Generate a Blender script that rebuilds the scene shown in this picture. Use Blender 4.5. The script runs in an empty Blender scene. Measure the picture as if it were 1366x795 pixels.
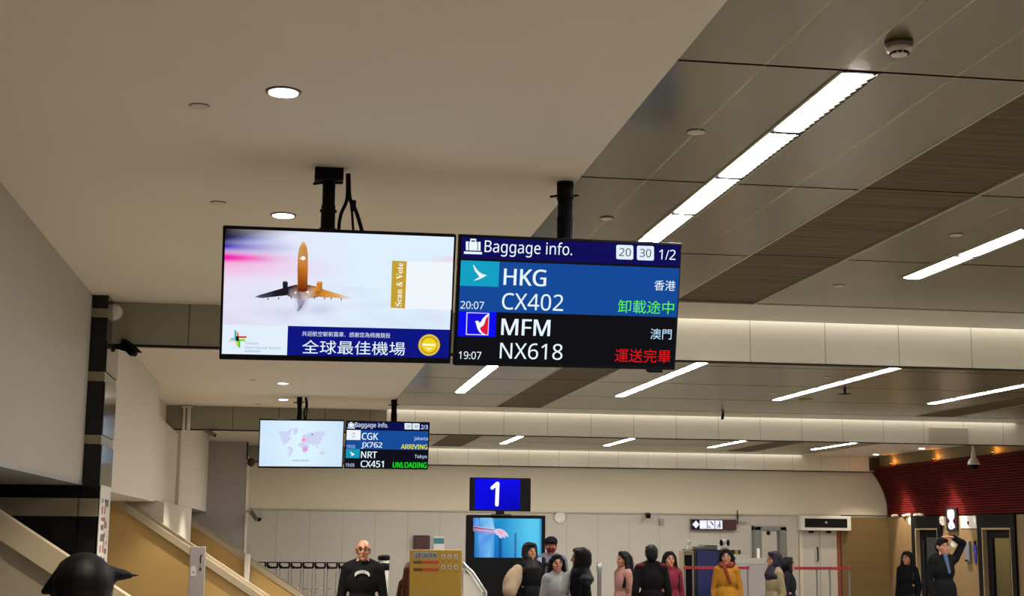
import bpy, bmesh, math, random
from mathutils import Vector, Matrix, Euler

PI = math.pi
SC = bpy.context.scene
COL = SC.collection
random.seed(7)

# ------------------------------------------------------------------ camera, world, exposure
F_PX, PITCH, YAW, ROLL = 1919.04, 0.162272, 0.152315, 0.0093273
EYE = Vector((0, 0, 1.78))
_fw = Vector((math.sin(YAW) * math.cos(PITCH), math.cos(YAW) * math.cos(PITCH), math.sin(PITCH)))
_rt = Vector((math.cos(YAW), -math.sin(YAW), 0))
_up = _rt.cross(_fw)
RT = math.cos(ROLL) * _rt + math.sin(ROLL) * _up
UP = -math.sin(ROLL) * _rt + math.cos(ROLL) * _up
FW = _fw
cam_data = bpy.data.cameras.new('camera')
cam = bpy.data.objects.new('camera', cam_data)
COL.objects.link(cam)
m = Matrix((RT, UP, -FW)).transposed().to_4x4()
m.translation = EYE
cam.matrix_world = m
cam_data.sensor_fit = 'HORIZONTAL'
cam_data.sensor_width = 36.0
cam_data.lens = F_PX / 1366 * 36.0
cam_data.clip_start = 0.05
cam_data.clip_end = 200
SC.camera = cam

world = bpy.data.worlds.new('world')
SC.world = world
world.use_nodes = True
world.node_tree.nodes['Background'].inputs[0].default_value = (0.9, 0.85, 0.75, 1)
world.node_tree.nodes['Background'].inputs[1].default_value = 0.05

SC.view_settings.view_transform = 'Standard'
SC.view_settings.look = 'None'
SC.view_settings.exposure = 0.0
SC.view_settings.gamma = 1.0
SC.view_settings.use_curve_mapping = False
SC.cycles.use_denoising = True
SC.cycles.max_bounces = 10
SC.cycles.diffuse_bounces = 6
SC.cycles.sample_clamp_indirect = 6.0

LAMP = 76.0            # strip lamp radiance
LAMP_COL = (1.0, 0.96, 0.90)
BEAM_FILL = 3.2             # dim glow added above the beams to brighten their tops
DOWN = 30.0            # round downlights
ZC = 3.70              # ceiling height
XL, XR = -1.65, 14.4   # side walls
YF, YB = -9.0, 33.5    # rear and back walls


def pix(x, y):
    return (RT * ((x - 683) / F_PX) - UP * ((y - 397.5) / F_PX) + FW)


def at(x, y, Y):
    d = pix(x, y)
    return EYE + d * (Y / d.y)


def lin(c):
    return tuple((v / 12.92 if v <= 0.04045 else ((v + 0.055) / 1.055) ** 2.4) for v in c)


def rgb(r, g, b):
    return lin((r / 255, g / 255, b / 255))


# ------------------------------------------------------------------ materials
MATS = {}


def mat(name, col, rough=0.6, metal=0.0, spec=0.5, noise=0.0, scale=6.0, stretch=(1, 1, 1), coat=0.0, bump=0.0):
    if name in MATS:
        return MATS[name]
    mt = bpy.data.materials.new(name)
    mt.use_nodes = True
    nt = mt.node_tree
    b = nt.nodes['Principled BSDF']
    b.inputs['Base Color'].default_value = (*col, 1)
    b.inputs['Roughness'].default_value = rough
    b.inputs['Metallic'].default_value = metal
    b.inputs['Specular IOR Level'].default_value = spec
    if coat:
        b.inputs['Coat Weight'].default_value = coat
        b.inputs['Coat Roughness'].default_value = 0.15
    if noise or bump:
        tc = nt.nodes.new('ShaderNodeTexCoord')
        mp = nt.nodes.new('ShaderNodeMapping')
        mp.inputs['Scale'].default_value = stretch
        nz = nt.nodes.new('ShaderNodeTexNoise')
        nz.inputs['Scale'].default_value = scale
        nz.inputs['Detail'].default_value = 4
        nt.links.new(tc.outputs['Object'], mp.inputs[0])
        nt.links.new(mp.outputs[0], nz.inputs['Vector'])
        if noise:
            mx = nt.nodes.new('ShaderNodeMix')
            mx.data_type = 'RGBA'
            mx.inputs[6].default_value = (*[v * (1 - noise) for v in col], 1)
            mx.inputs[7].default_value = (*[min(1, v * (1 + noise)) for v in col], 1)
            nt.links.new(nz.outputs['Fac'], mx.inputs[0])
            nt.links.new(mx.outputs[2], b.inputs['Base Color'])
        if bump:
            bp = nt.nodes.new('ShaderNodeBump')
            bp.inputs['Strength'].default_value = bump
            bp.inputs['Distance'].default_value = 0.01
            nt.links.new(nz.outputs['Fac'], bp.inputs['Height'])
            nt.links.new(bp.outputs[0], b.inputs['Normal'])
    MATS[name] = mt
    return mt


def emi(name, col, strength):
    if name in MATS:
        return MATS[name]
    mt = bpy.data.materials.new(name)
    mt.use_nodes = True
    nt = mt.node_tree
    nt.nodes.remove(nt.nodes['Principled BSDF'])
    e = nt.nodes.new('ShaderNodeEmission')
    e.inputs[0].default_value = (*col, 1)
    e.inputs[1].default_value = strength
    nt.links.new(e.outputs[0], nt.nodes['Material Output'].inputs[0])
    MATS[name] = mt
    return mt


def lined(name, col, line_col, xs=(), ys=(), xper=None, yper=None, w=0.012, rough=0.5, metal=0.0, spec=0.5, noise=0.04, axis_x=0, axis_y=1,
          xline=None, coat=0.0):
    """base colour with thin joint lines; xs/ys single positions, xper/yper = (offset, period) in object space"""
    mt = mat(name, col, rough, metal, spec, noise, 3.0, coat=coat)
    nt = mt.node_tree
    b = nt.nodes['Principled BSDF']
    src = b.inputs['Base Color'].links[0].from_socket
    tc = nt.nodes.new('ShaderNodeTexCoord')
    sp = nt.nodes.new('ShaderNodeSeparateXYZ')
    nt.links.new(tc.outputs['Object'], sp.inputs[0])

    def math_(op, a, bv=None):
        n = nt.nodes.new('ShaderNodeMath')
        n.operation = op
        for i, v in enumerate((a, bv)):
            if v is None:
                continue
            if isinstance(v, (int, float)):
                n.inputs[i].default_value = v
            else:
                nt.links.new(v, n.inputs[i])
        return n.outputs[0]

    def one(sock, pos, ww):
        return math_('LESS_THAN', math_('ABSOLUTE', math_('SUBTRACT', sock, pos)), ww / 2)

    def per(sock, off, p, ww):
        f = math_('SUBTRACT', math_('MODULO', math_('ADD', math_('SUBTRACT', sock, off), p * 200.5), p), p / 2)
        return math_('LESS_THAN', math_('ABSOLUTE', f), ww / 2)

    groups = []
    dark = []
    light = []
    for x in xs:
        light.append(one(sp.outputs[axis_x], x, w * 1.2))
    for y in ys:
        dark.append(one(sp.outputs[axis_y], y, w))
    if xper:
        dark.append(per(sp.outputs[axis_x], xper[0], xper[1], w))
    if yper:
        dark.append(per(sp.outputs[axis_y], yper[0], yper[1], w))

    def acc(lst):
        s = lst[0]
        for q in lst[1:]:
            s = math_('MAXIMUM', s, q)
        return s
    for lst, c in ((light, xline or line_col), (dark, line_col)):
        if not lst:
            continue
        mx = nt.nodes.new('ShaderNodeMix')
        mx.data_type = 'RGBA'
        nt.links.new(acc(lst), mx.inputs[0])
        nt.links.new(src, mx.inputs[6])
        mx.inputs[7].default_value = (*c, 1)
        src = mx.outputs[2]
    nt.links.new(src, b.inputs['Base Color'])
    return mt


CREAM = (0.62, 0.56, 0.475)
M_white = mat('white_plaster', CREAM, 0.75, noise=0.03, scale=1.2)
M_wall = mat('wall_paint', (0.40, 0.365, 0.32), 0.7, noise=0.05, scale=0.7)
M_black = mat('black_metal', (0.006, 0.006, 0.007), 0.55, spec=0.1)
M_bezel = mat('black_plastic', (0.007, 0.007, 0.008), 0.55, spec=0.08)
M_grey = mat('grey_metal', (0.3, 0.3, 0.3), 0.4, 0.6)
M_chrome = mat('brushed_steel', (0.55, 0.55, 0.54), 0.3, 0.9)
M_wplastic = mat('white_plastic', (0.7, 0.67, 0.6), 0.5)
M_gran = mat('black_granite', (0.004, 0.004, 0.005), 0.12, spec=0.35, noise=0.5, scale=60)
M_band = mat('beige_stone_band', (0.2, 0.165, 0.105), 0.4, noise=0.35, scale=9)
M_tan = mat('tan_panel', (0.5, 0.32, 0.11), 0.5, noise=0.12, scale=1.5)
M_cap = mat('pale_wood_cap', (0.42, 0.345, 0.235), 0.45, noise=0.1, scale=4)
M_oak = mat('oak_panel', (0.17, 0.107, 0.045), 0.5, noise=0.18, scale=2.5, stretch=(3, 3, 0.25))
M_oakd = mat('oak_panel_cross_grain', (0.165, 0.103, 0.035), 0.5, noise=0.22, scale=2.5, stretch=(0.3, 0.3, 4))
M_red = mat('red_stained_wood', (0.07, 0.0055, 0.005), 0.6, spec=0.05, noise=0.35, scale=3, stretch=(2, 0.2, 6))
M_olive = mat('olive_paint', (0.2, 0.17, 0.085), 0.6, noise=0.05)
M_glow = emi('lamp_glow', LAMP_COL, LAMP)
M_down = emi('downlight_glow', (1.0, 0.93, 0.85), DOWN)
M_orange = emi('orange_lamp_glow', (1.0, 0.4, 0.04), 2.6)


# ------------------------------------------------------------------ mesh builder
class MB:
    def __init__(s, col=False):
        s.bm = bmesh.new()
        s.cl = s.bm.verts.layers.float_color.new('Col') if col else None
        s.mats = []

    def mi(s, mt):
        if mt not in s.mats:
            s.mats.append(mt)
        return s.mats.index(mt)

    def _done(s, faces, mt, smooth=False):
        i = s.mi(mt)
        for f in faces:
            f.material_index = i
            f.smooth = smooth

    def hull(s, pts, faces, mt, smooth=False):
        vs = [s.bm.verts.new(p) for p in pts]
        fs = []
        for f in faces:
            try:
                fs.append(s.bm.faces.new([vs[i] for i in f]))
            except ValueError:
                pass
        s._done(fs, mt, smooth)
        return fs

    def box(s, x0, x1, y0, y1, z0, z1, mt, bev=0.0, mx=None):
        pts = [Vector((x, y, z)) for x in (x0, x1) for y in (y0, y1) for z in (z0, z1)]
        if mx is not None:
            pts = [mx @ p for p in pts]
        vs = [s.bm.verts.new(p) for p in pts]
        fs = [s.bm.faces.new([vs[i] for i in f]) for f in
              ((0, 1, 3, 2), (4, 6, 7, 5), (0, 4, 5, 1), (2, 3, 7, 6), (0, 2, 6, 4), (1, 5, 7, 3))]
        if bev:
            ed = list({e for f in fs for e in f.edges})
            r = bmesh.ops.bevel(s.bm, geom=ed, offset=bev, segments=2, affect='EDGES', profile=0.5)
            fs = [f for f in fs if f.is_valid] + [f for f in r['faces'] if f.is_valid]
        s._done(fs, mt)

    def prism(s, poly, axis, a, b, mt, mx=None):
        """poly: list of 2D points; axis 'x','y','z' = extrude direction from a to b"""
        def P(q, t):
            v = {'x': (t, q[0], q[1]), 'y': (q[0], t, q[1]), 'z': (q[0], q[1], t)}[axis]
            v = Vector(v)
            return mx @ v if mx is not None else v
        n = len(poly)
        v0 = [s.bm.verts.new(P(q, a)) for q in poly]
        v1 = [s.bm.verts.new(P(q, b)) for q in poly]
        fs = [s.bm.faces.new((v0[i], v0[(i + 1) % n], v1[(i + 1) % n], v1[i])) for i in range(n)]
        fs.append(s.bm.faces.new(list(reversed(v0))))
        fs.append(s.bm.faces.new(v1))
        s._done(fs, mt)

    def cyl(s, p0, p1, r0, mt, r1=None, n=16, caps=True, smooth=True):
        p0, p1 = Vector(p0), Vector(p1)
        r1 = r0 if r1 is None else r1
        d = (p1 - p0).normalized()
        a = d.orthogonal().normalized()
        b = d.cross(a)
        A = [s.bm.verts.new(p0 + (a * math.cos(t) + b * math.sin(t)) * r0) for t in [2 * PI * i / n for i in range(n)]]
        B = [s.bm.verts.new(p1 + (a * math.cos(t) + b * math.sin(t)) * r1) for t in [2 * PI * i / n for i in range(n)]]
        fs = [s.bm.faces.new((A[i], A[(i + 1) % n], B[(i + 1) % n], B[i])) for i in range(n)]
        s._done(fs, mt, smooth)
        if caps:
            s._done([s.bm.faces.new(list(reversed(A))), s.bm.faces.new(B)], mt)

    def tube(s, pts, r, mt, n=10):
        pts = [Vector(p) for p in pts]
        rings = []
        a = None
        for i, p in enumerate(pts):
            d = (pts[min(i + 1, len(pts) - 1)] - pts[max(i - 1, 0)]).normalized()
            a = d.orthogonal().normalized() if a is None else (a - d * a.dot(d)).normalized()
            b = d.cross(a)
            rr = r[i] if isinstance(r, (list, tuple)) else r
            rings.append([s.bm.verts.new(p + (a * math.cos(t) + b * math.sin(t)) * rr) for t in [2 * PI * k / n for k in range(n)]])
        fs = []
        for R0, R1 in zip(rings, rings[1:]):
            fs += [s.bm.faces.new((R0[k], R0[(k + 1) % n], R1[(k + 1) % n], R1[k])) for k in range(n)]
        s._done(fs, mt, True)
        s._done([s.bm.faces.new(list(reversed(rings[0]))), s.bm.faces.new(rings[-1])], mt)

    def lathe(s, prof, mt, mx=None, n=24):
        """prof: (r, z) from one end to the other, axis z"""
        rings = []
        for r, z in prof:
            ring = []
            for k in range(n):
                t = 2 * PI * k / n
                v = Vector((r * math.cos(t), r * math.sin(t), z))
                ring.append(s.bm.verts.new(mx @ v if mx is not None else v))
            rings.append(ring)
        fs = []
        for R0, R1 in zip(rings, rings[1:]):
            fs += [s.bm.faces.new((R0[k], R0[(k + 1) % n], R1[(k + 1) % n], R1[k])) for k in range(n)]
        s._done(fs, mt, True)
        s._done([s.bm.faces.new(list(reversed(rings[0]))), s.bm.faces.new(rings[-1])], mt)

    def ell(s, c, r, mt=None, rot=None, u=16, v=10):
        c = Vector(c)
        R = Euler(rot).to_matrix() if rot else Matrix.Identity(3)
        top = s.bm.verts.new(c + R @ Vector((0, 0, r[2])))
        bot = s.bm.verts.new(c + R @ Vector((0, 0, -r[2])))
        rings = []
        for i in range(1, v):
            t = PI * i / v
            rings.append([s.bm.verts.new(c + R @ Vector((r[0] * math.sin(t) * math.cos(2 * PI * k / u), r[1] * math.sin(t) * math.sin(2 * PI * k / u), r[2] * math.cos(t)))) for k in range(u)])
        fs = [s.bm.faces.new((top, rings[0][k], rings[0][(k + 1) % u])) for k in range(u)]
        for R0, R1 in zip(rings, rings[1:]):
            fs += [s.bm.faces.new((R0[k], R1[k], R1[(k + 1) % u], R0[(k + 1) % u])) for k in range(u)]
        fs += [s.bm.faces.new((bot, rings[-1][(k + 1) % u], rings[-1][k])) for k in range(u)]
        if mt:
            s._done(fs, mt, True)

    def caps(s, p0, p1, r0, r1, n=12, h=4):
        """closed tapered capsule"""
        p0, p1 = Vector(p0), Vector(p1)
        d = (p1 - p0).normalized()
        a = d.orthogonal().normalized()
        b = d.cross(a)
        prof = [(p0 - d * r0 * math.cos(PI / 2 * i / h), r0 * math.sin(PI / 2 * i / h)) for i in range(1, h + 1)]
        prof += [(p1 + d * r1 * math.sin(PI / 2 * i / h), r1 * math.cos(PI / 2 * i / h)) for i in range(0, h)]
        e0 = s.bm.verts.new(p0 - d * r0)
        e1 = s.bm.verts.new(p1 + d * r1)
        rings = [[s.bm.verts.new(c + (a * math.cos(2 * PI * k / n) + b * math.sin(2 * PI * k / n)) * r) for k in range(n)] for c, r in prof]
        for k in range(n):
            s.bm.faces.new((e0, rings[0][(k + 1) % n], rings[0][k]))
            s.bm.faces.new((e1, rings[-1][k], rings[-1][(k + 1) % n]))
        for R0, R1 in zip(rings, rings[1:]):
            for k in range(n):
                s.bm.faces.new((R0[k], R0[(k + 1) % n], R1[(k + 1) % n], R1[k]))

    # ---- flat coloured shapes for pictures on screens and signs (local plane x,z; y = -depth)
    def flat(s, pts, col, d, mt):
        """pts: 2D (x,z) polygon; col: rgb or list per vertex"""
        vs = []
        for i, p in enumerate(pts):
            v = s.bm.verts.new((p[0], -d, p[1]))
            c = col[i] if isinstance(col[0], (tuple, list)) else col
            v[s.cl] = (*c, 1)
            vs.append(v)
        f = s.bm.faces.new(vs)
        if f.normal.length == 0:
            f.normal_update()
        if f.calc_area() > 0:
            f.normal_update()
            if f.normal.y > 0:
                f.normal_flip()
        r = bmesh.ops.triangulate(s.bm, faces=[f])
        s._done(r['faces'], mt)

    def disc(s, cx, cz, rx, rz, col, d, mt, n=28):
        s.flat([(cx + rx * math.cos(2 * PI * i / n), cz + rz * math.sin(2 * PI * i / n)) for i in range(n)], col, d, mt)

    def gridpic(s, x0, x1, z0, z1, fn, d, mt, nx=90, nz=54):
        g = []
        for j in range(nz + 1):
            row = []
            for i in range(nx + 1):
                u, w = i / nx, j / nz
                v = s.bm.verts.new((x0 + (x1 - x0) * u, -d, z0 + (z1 - z0) * w))
                v[s.cl] = (*fn(u, w), 1)
                row.append(v)
            g.append(row)
        fs = []
        for j in range(nz):
            for i in range(nx):
                fs.append(s.bm.faces.new((g[j][i], g[j][i + 1], g[j + 1][i + 1], g[j + 1][i])))
        s._done(fs, mt)

    def text(s, string, x0, x1, z0, z1, col, d, mt, weight=0.0, rot=False, skew=0.0, style='sans'):
        """letters fitted to the box (x0..x1, z0..z1) of the plane"""
        V, Fc = letters(string, weight, style)
        if rot:
            V = [(-y, x) for x, y in V]
        ax0, ax1 = min(p[0] for p in V), max(p[0] for p in V)
        az0, az1 = min(p[1] for p in V), max(p[1] for p in V)
        vs = []
        for p in V:
            u, w = (p[0] - ax0) / (ax1 - ax0), (p[1] - az0) / (az1 - az0)
            v = s.bm.verts.new((x0 + (x1 - x0) * u, -d, z0 + (z1 - z0) * w + skew * u))
            v[s.cl] = (*col, 1)
            vs.append(v)
        fs = []
        for f in Fc:
            try:
                fs.append(s.bm.faces.new([vs[i] for i in f]))
            except ValueError:
                pass
        for f in fs:
            f.normal_update()
            if f.normal.y > 0:
                f.normal_flip()
        s._done(fs, mt)

    def build(s, name, parent=None, mx=None, origin=None):
        me = bpy.data.meshes.new(name)
        if origin is not None:
            for v in s.bm.verts:
                v.co -= Vector(origin)
        if not s.cl:
            bmesh.ops.recalc_face_normals(s.bm, faces=s.bm.faces)
        s.bm.to_mesh(me)
        s.bm.free()
        for mt in s.mats:
            me.materials.append(mt)
        o = bpy.data.objects.new(name, me)
        COL.objects.link(o)
        if parent is not None:
            o.parent = parent
        if mx is not None:
            o.matrix_world = mx
        if origin is not None:
            o.location = origin
        return o


_LT = {}


def glyphs(string, style):
    up, lo, dg = {'sans': (0x1D5A0, 0x1D5BA, 0x1D7E2), 'bold': (0x1D5D4, 0x1D5EE, 0x1D7EC), 'serif': (0x1D400, 0x1D41A, 0x1D7CE)}[style]
    out = ''
    for ch in string:
        if 'A' <= ch <= 'Z':
            out += chr(up + ord(ch) - 65)
        elif 'a' <= ch <= 'z':
            out += chr(lo + ord(ch) - 97)
        elif '0' <= ch <= '9':
            out += chr(dg + ord(ch) - 48)
        else:
            out += ch
    return out


def letters(string, weight, style='sans'):
    key = (string, weight, style)
    if key in _LT:
        return _LT[key]
    cu = bpy.data.curves.new('lettering', 'FONT')
    cu.body = glyphs(string, style)
    cu.size = 1.0
    cu.resolution_u = 4
    cu.offset = weight
    o = bpy.data.objects.new('lettering', cu)
    COL.objects.link(o)
    dg = bpy.context.evaluated_depsgraph_get()
    me = bpy.data.meshes.new_from_object(o.evaluated_get(dg))
    V = [(v.co.x, v.co.y) for v in me.vertices]
    Fc = [tuple(p.vertices) for p in me.polygons]
    bpy.data.objects.remove(o)
    bpy.data.curves.remove(cu)
    bpy.data.meshes.remove(me)
    _LT[key] = (V, Fc)
    return V, Fc


def struct(name, mb, origin=None):
    o = mb.build(name, origin=origin)
    o['kind'] = 'structure'
    return o


def thing(name, label, cat, loc=(0, 0, 0), rotz=0.0, group=None):
    o = bpy.data.objects.new(name, None)
    COL.objects.link(o)
    o.location = loc
    o.rotation_euler = (0, 0, rotz)
    o.empty_display_size = 0.1
    return tag(o, label, cat, group)


def tag(o, label, cat, group=None):
    o['label'] = label
    o['category'] = cat
    if group:
        o['group'] = group
    return o


def dup(o, parent=None):
    c = o.copy()
    COL.objects.link(c)
    if parent is not None:
        c.parent = parent
    for ch in list(o.children):
        dup(ch, c)
    return c


# ------------------------------------------------------------------ the hall
b = MB()
M_floor = lined('polished_floor', (0.30, 0.27, 0.225), (0.2, 0.18, 0.15), xper=(0, 0.9), yper=(0, 0.9), w=0.006, rough=0.12, spec=1.0, noise=0.06)
b.box(-4.5, 16.2, YF - .2, YB + .2, -0.2, 0.0, M_floor)
struct('floor', b)

# ceilings, bay by bay: beams stand at these depths
BEAMS = [2.1, 12.5, 22.9, 33.3]
BD = 0.08
XW0, XW1 = 1.52, 12.2      # the grey metal ceiling lies between these
DS = [(3.11, 3.83), (9.89, 10.61)]
LX = [2.31, 4.57, 6.86, 9.2, 11.58]
GREY = (0.082, 0.069, 0.026)
seams = []
for x in LX:
    seams += [x - .42, x + .42, x - .085, x + .085]
M_grid = lined('grey_perforated_panel', GREY, (0.015, 0.012, 0.008), xs=seams, yper=(3.39, 1.985), w=0.010, rough=0.24, spec=1.0, noise=0.04,
               xline=(0.19, 0.165, 0.10))  # seam lines are paler to paint in reflections of their bent edges
M_grid.node_tree.nodes['Principled BSDF'].inputs['Specular Tint'].default_value = (1, .88, .55, 1)
M_strip = lined('pale_metal_strip', (0.36, 0.33, 0.25), (0.45, 0.42, 0.33), xper=(3.11, 1.14), w=0.02, rough=0.3, spec=0.8)
M_slat = mat('dark_slatted_ceiling', (0.085, 0.06, 0.021), 0.6, spec=0.15, noise=1.0, scale=2.2, stretch=(0.3, 11, 1))
b = MB()
b.box(-4.5, XW0, YF, 33.3, ZC, ZC + .12, M_white)
struct('ceiling', b)
b = MB()
b.box(XW1, 16.2, YF, 33.3, ZC, ZC + .12, M_white)
struct('ceiling', b)
starts = [-8.3] + [v for v in BEAMS[:3]]
for y0 in starts:
    y1 = y0 + 10.4
    g1 = y1 - 1.0
    g0 = y0 + (BD - .02 if y0 > 0 else 0)
    xs = [XW0, DS[0][0], DS[0][1], DS[1][0], DS[1][1], XW1]
    b = MB()
    for i in (0, 2, 4):
        b.box(xs[i], xs[i + 1], g0, g1, ZC, ZC + .12, M_grid)
    struct('ceiling', b, origin=(0, y0, 0))
    b = MB()
    for q in range(4):
        yj = y0 + 3.39 + 1.985 * q
        for i, (xa, xb) in enumerate(zip(xs, xs[1:])):
            zz = ZC - .0006 if i % 2 == 0 else ZC + .0114
            b.box(xa, xb, yj - .009, yj + .009, zz, zz + .01, mat('dark_joint', (0.006, 0.005, 0.004), 0.95, spec=0.0))
    struct('trim_%d' % (60 + int(max(0, y0))), b)
    for xa, xb in DS:
        b = MB()
        b.box(xa, xb, g0, g1, ZC + .012, ZC + .12, M_slat)
        o = struct('ceiling', b, origin=(0, y0, 0))
        b = MB()
        M_edge = mat('ceiling_edge_trim', (0.36, 0.33, 0.24), 0.35)
        for q, sgn in ((xa, 1), (xb, -1)):
            b.box(min(q, q + sgn * .014), max(q, q + sgn * .014), g0, g1, ZC - .002, ZC + .06, M_edge)
        struct('trim_%d' % (10 + int(xa) + int(max(0, y0))), b)
    b = MB()
    b.box(XW0, XW1, g1, y1 - .12, ZC - .001, ZC + .12, M_strip)
    b.box(XW0, XW1, y1 - .12, y1 + .05, ZC + .08, ZC + .12, M_strip)  # recess shaped for the added glow above the beam
    struct('ceiling', b)

# beams
M_beam = lined('white_metal_beam_cladding', (0.80, 0.745, 0.62), (0.42, 0.385, 0.3), xper=(4.115, .714), w=0.009, rough=0.3, spec=0.5, noise=0.02)
M_beam_shade = lined('shaded_beam_cladding', (0.25, 0.24, 0.18), (0.09, 0.085, 0.06), xper=(4.115, .714), w=0.012, rough=0.5, noise=0.05)  # left part of the same beams, its weaker light put into the colour
BZ = 3.335
for k, y0 in enumerate(BEAMS):
    d = BD if k < 3 else .2
    prof = [(y0, ZC + .08), (y0, BZ + .004), (y0 + .004, BZ)]
    if k < 3:
        prof += [(y0 + d, BZ), (y0 + d, ZC + .08)]
    else:
        prof = prof + [(y0 + d + .15, BZ), (y0 + d + .15, ZC + .08)]
    b = MB()
    b.prism(prof, 'x', XW0, 16.0, M_beam)
    b.box(XW0, 16.0, y0 - .003, y0 + d + .003, BZ - .010, BZ + .002, mat('dark_edge', (0.03, 0.026, 0.014), 0.6, spec=.1))
    o = struct('trim_%d' % (30 + k), b)
    cv = thing('added_beam_light', 'added concealed glow strip brightening the top of the %s white beam' % ('rear', 'nearer', 'middle', 'farthest')[k], 'ceiling light', (0, y0, ZC), 0, 'added glow strips above the beams')
    b = MB()
    b.box(XW0 + .01, XW1 - .01, -.118, -.004, .065, .075, emi('added_beam_glow', LAMP_COL, BEAM_FILL))  # made-up source, added to brighten the upper edge of the beam face
    b.build('added_light_strip', cv)
    b = MB()
    b.box(-1.95 if k == 2 else XL - .05, XW0, y0, y0 + d, BZ, ZC + .05, M_beam_shade, bev=0.004)
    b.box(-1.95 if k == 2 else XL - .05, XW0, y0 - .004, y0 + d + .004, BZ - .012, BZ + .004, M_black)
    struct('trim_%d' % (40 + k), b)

# left wall: white bulkheads over openings, black granite pier, recess, lower pier
b = MB()
b.box(-4.4, XL, YF, 12.15, 2.14, ZC + .05, M_wall)
b.box(-4.4, XL + .006, YF, 12.15, 2.135, 2.16, M_grey)
struct('wall_left', b)
b = MB()
b.box(-4.4, -1.72, 12.95, 19.5, 2.15, ZC + .05, M_white)
b.box(-4.4, -1.9, 19.5, 23.6, 3.34, ZC + .05, M_white)
b.box(-4.4, -1.77, 19.5, 23.75, 2.184, 3.32, M_white)
struct('wall_left', b)
b = MB()
b.box(-4.4, -1.72, 21.1, 27.2, 0, 2.182, M_white)
struct('wall_left', b)
b = MB()
b.box(-4.4, -1.72, 23.75, 32.0, 2.184, ZC + .05, M_white)
struct('wall_left', b)
b = MB()
b.box(-4.5, -4.3, YF, YB, 0, ZC + .05, M_wall)
struct('wall_left', b)
# grey end wall and its pale corner strip
b = MB()
b.box(-4.4, -.89, 32.0, YB, 0, ZC, mat('grey_wall_panel', (0.36, 0.33, 0.29), 0.6, noise=0.05, scale=1))
struct('wall_left', b)
b = MB()
b.box(-.89, -.865, 31.99, YB, 0, ZC - .3, mat('pale_strip', (0.75, 0.7, 0.55), 0.4))
struct('trim_1', b)

# granite column and wing wall with stone bands
b = MB()
zb = [0, .36, .5, .87, 1.01, 1.38, 1.5, 1.885, 2.03, 2.47, 2.543, 2.985, 3.062, 3.513, 3.588, ZC]
for i in range(len(zb) - 1):
    band = i % 2 == 1
    g = 0.0 if band else 0.003
    b.box(-1.66 + g, -1.516 - g, 12.15 + g, 12.96, zb[i], zb[i + 1], M_band if band else M_gran)
struct('wall_granite', b)
b = MB()
zb2 = [0, .36, .5, .87, 1.01, 1.38, 1.5, 1.885, 2.03, 2.134]
for i in range(len(zb2) - 1):
    band = i % 2 == 1
    b.box(-4.3, -1.662, 12.16 if band else 12.165, 12.5, zb2[i], zb2[i + 1], M_band if band else M_gran)
struct('wall_granite', b)
# thin grey metal facing on the hall side of the column (bright side face)
b = MB()
for z0, z1 in ((2.55, 2.98), (2.14, 2.465), (3.07, 3.33)):
    b.box(-1.516, -1.509, 12.17, 12.955, z0, z1, mat('dark_polished_panel', (0.05, 0.05, 0.055), 0.12, spec=1.0))
struct('trim_2', b)

# back wall: upper plaster, lower panels, trim line
M_backlow = lined('back_wall_panels', (0.49, 0.45, 0.385), (0.36, 0.32, 0.26), xper=(.525, .745), w=0.014, rough=0.5, noise=0.02)
M_backup = mat('back_wall_upper', (0.66, 0.59, 0.45), 0.6, noise=0.03, scale=0.6)
b = MB()
b.box(-.9, 16, YB, YB + .2, 2.30, ZC, M_backup)
struct('wall_back', b)
b = MB()
b.box(-.9, 12.15, YB + .02, YB + .2, 0, 2.27, M_backlow)
b.box(13.2, XR, YB + .02, YB + .2, 0, 2.27, M_backlow)
b.box(12.15, 13.2, YB + .06, YB + .2, 0, 2.27, M_backlow)
struct('wall_back', b)
b = MB()
b.box(-.9, 13.2, YB - .03, YB + .1, 2.265, 2.305, mat('trim_paint', (0.5, 0.45, 0.33), 0.5), bev=0.006)
struct('trim_3', b)
# wood facing at the right end of the back wall and along the right wall
b = MB()
b.box(13.2, XR + .05, YB - .06, YB + .02, 0, 2.25, M_oakd)
struct('wall_wood', b)
D1 = (30.52, 32.02)
D2 = (27.2, 28.76)
b = MB()
ys = [YB - .05, D1[1], D1[0], D2[1], D2[0], 20.0]
for i in (0, 2, 4):
    b.box(XR, XR + .16, ys[i + 1], ys[i], 0, 2.25, M_oak)
for i in (1, 3):
    b.box(XR, XR + .16, ys[i + 1], ys[i], 2.2, 2.25, M_oak)
struct('wall_right', b)
b = MB()
b.box(XR, XR + .16, YF, 20.0, 0, ZC, M_wall)
b.box(15.8, 16.0, 20, YB + .2, 0, ZC, mat('inner_room_paint', (0.5, 0.45, 0.28), 0.7))
b.box(XR + .16, 15.8, 29.4, 29.55, 0, 2.4, MATS['inner_room_paint'])
b.box(XR + .16, 15.8, 20, YB, 2.4, 2.5, MATS['inner_room_paint'])
struct('wall_right', b)
# rear wall
b = MB()
b.box(-4.5, 16.2, YF - .2, YF, 0, ZC + .1, M_wall)
struct('wall_rear', b)

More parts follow.
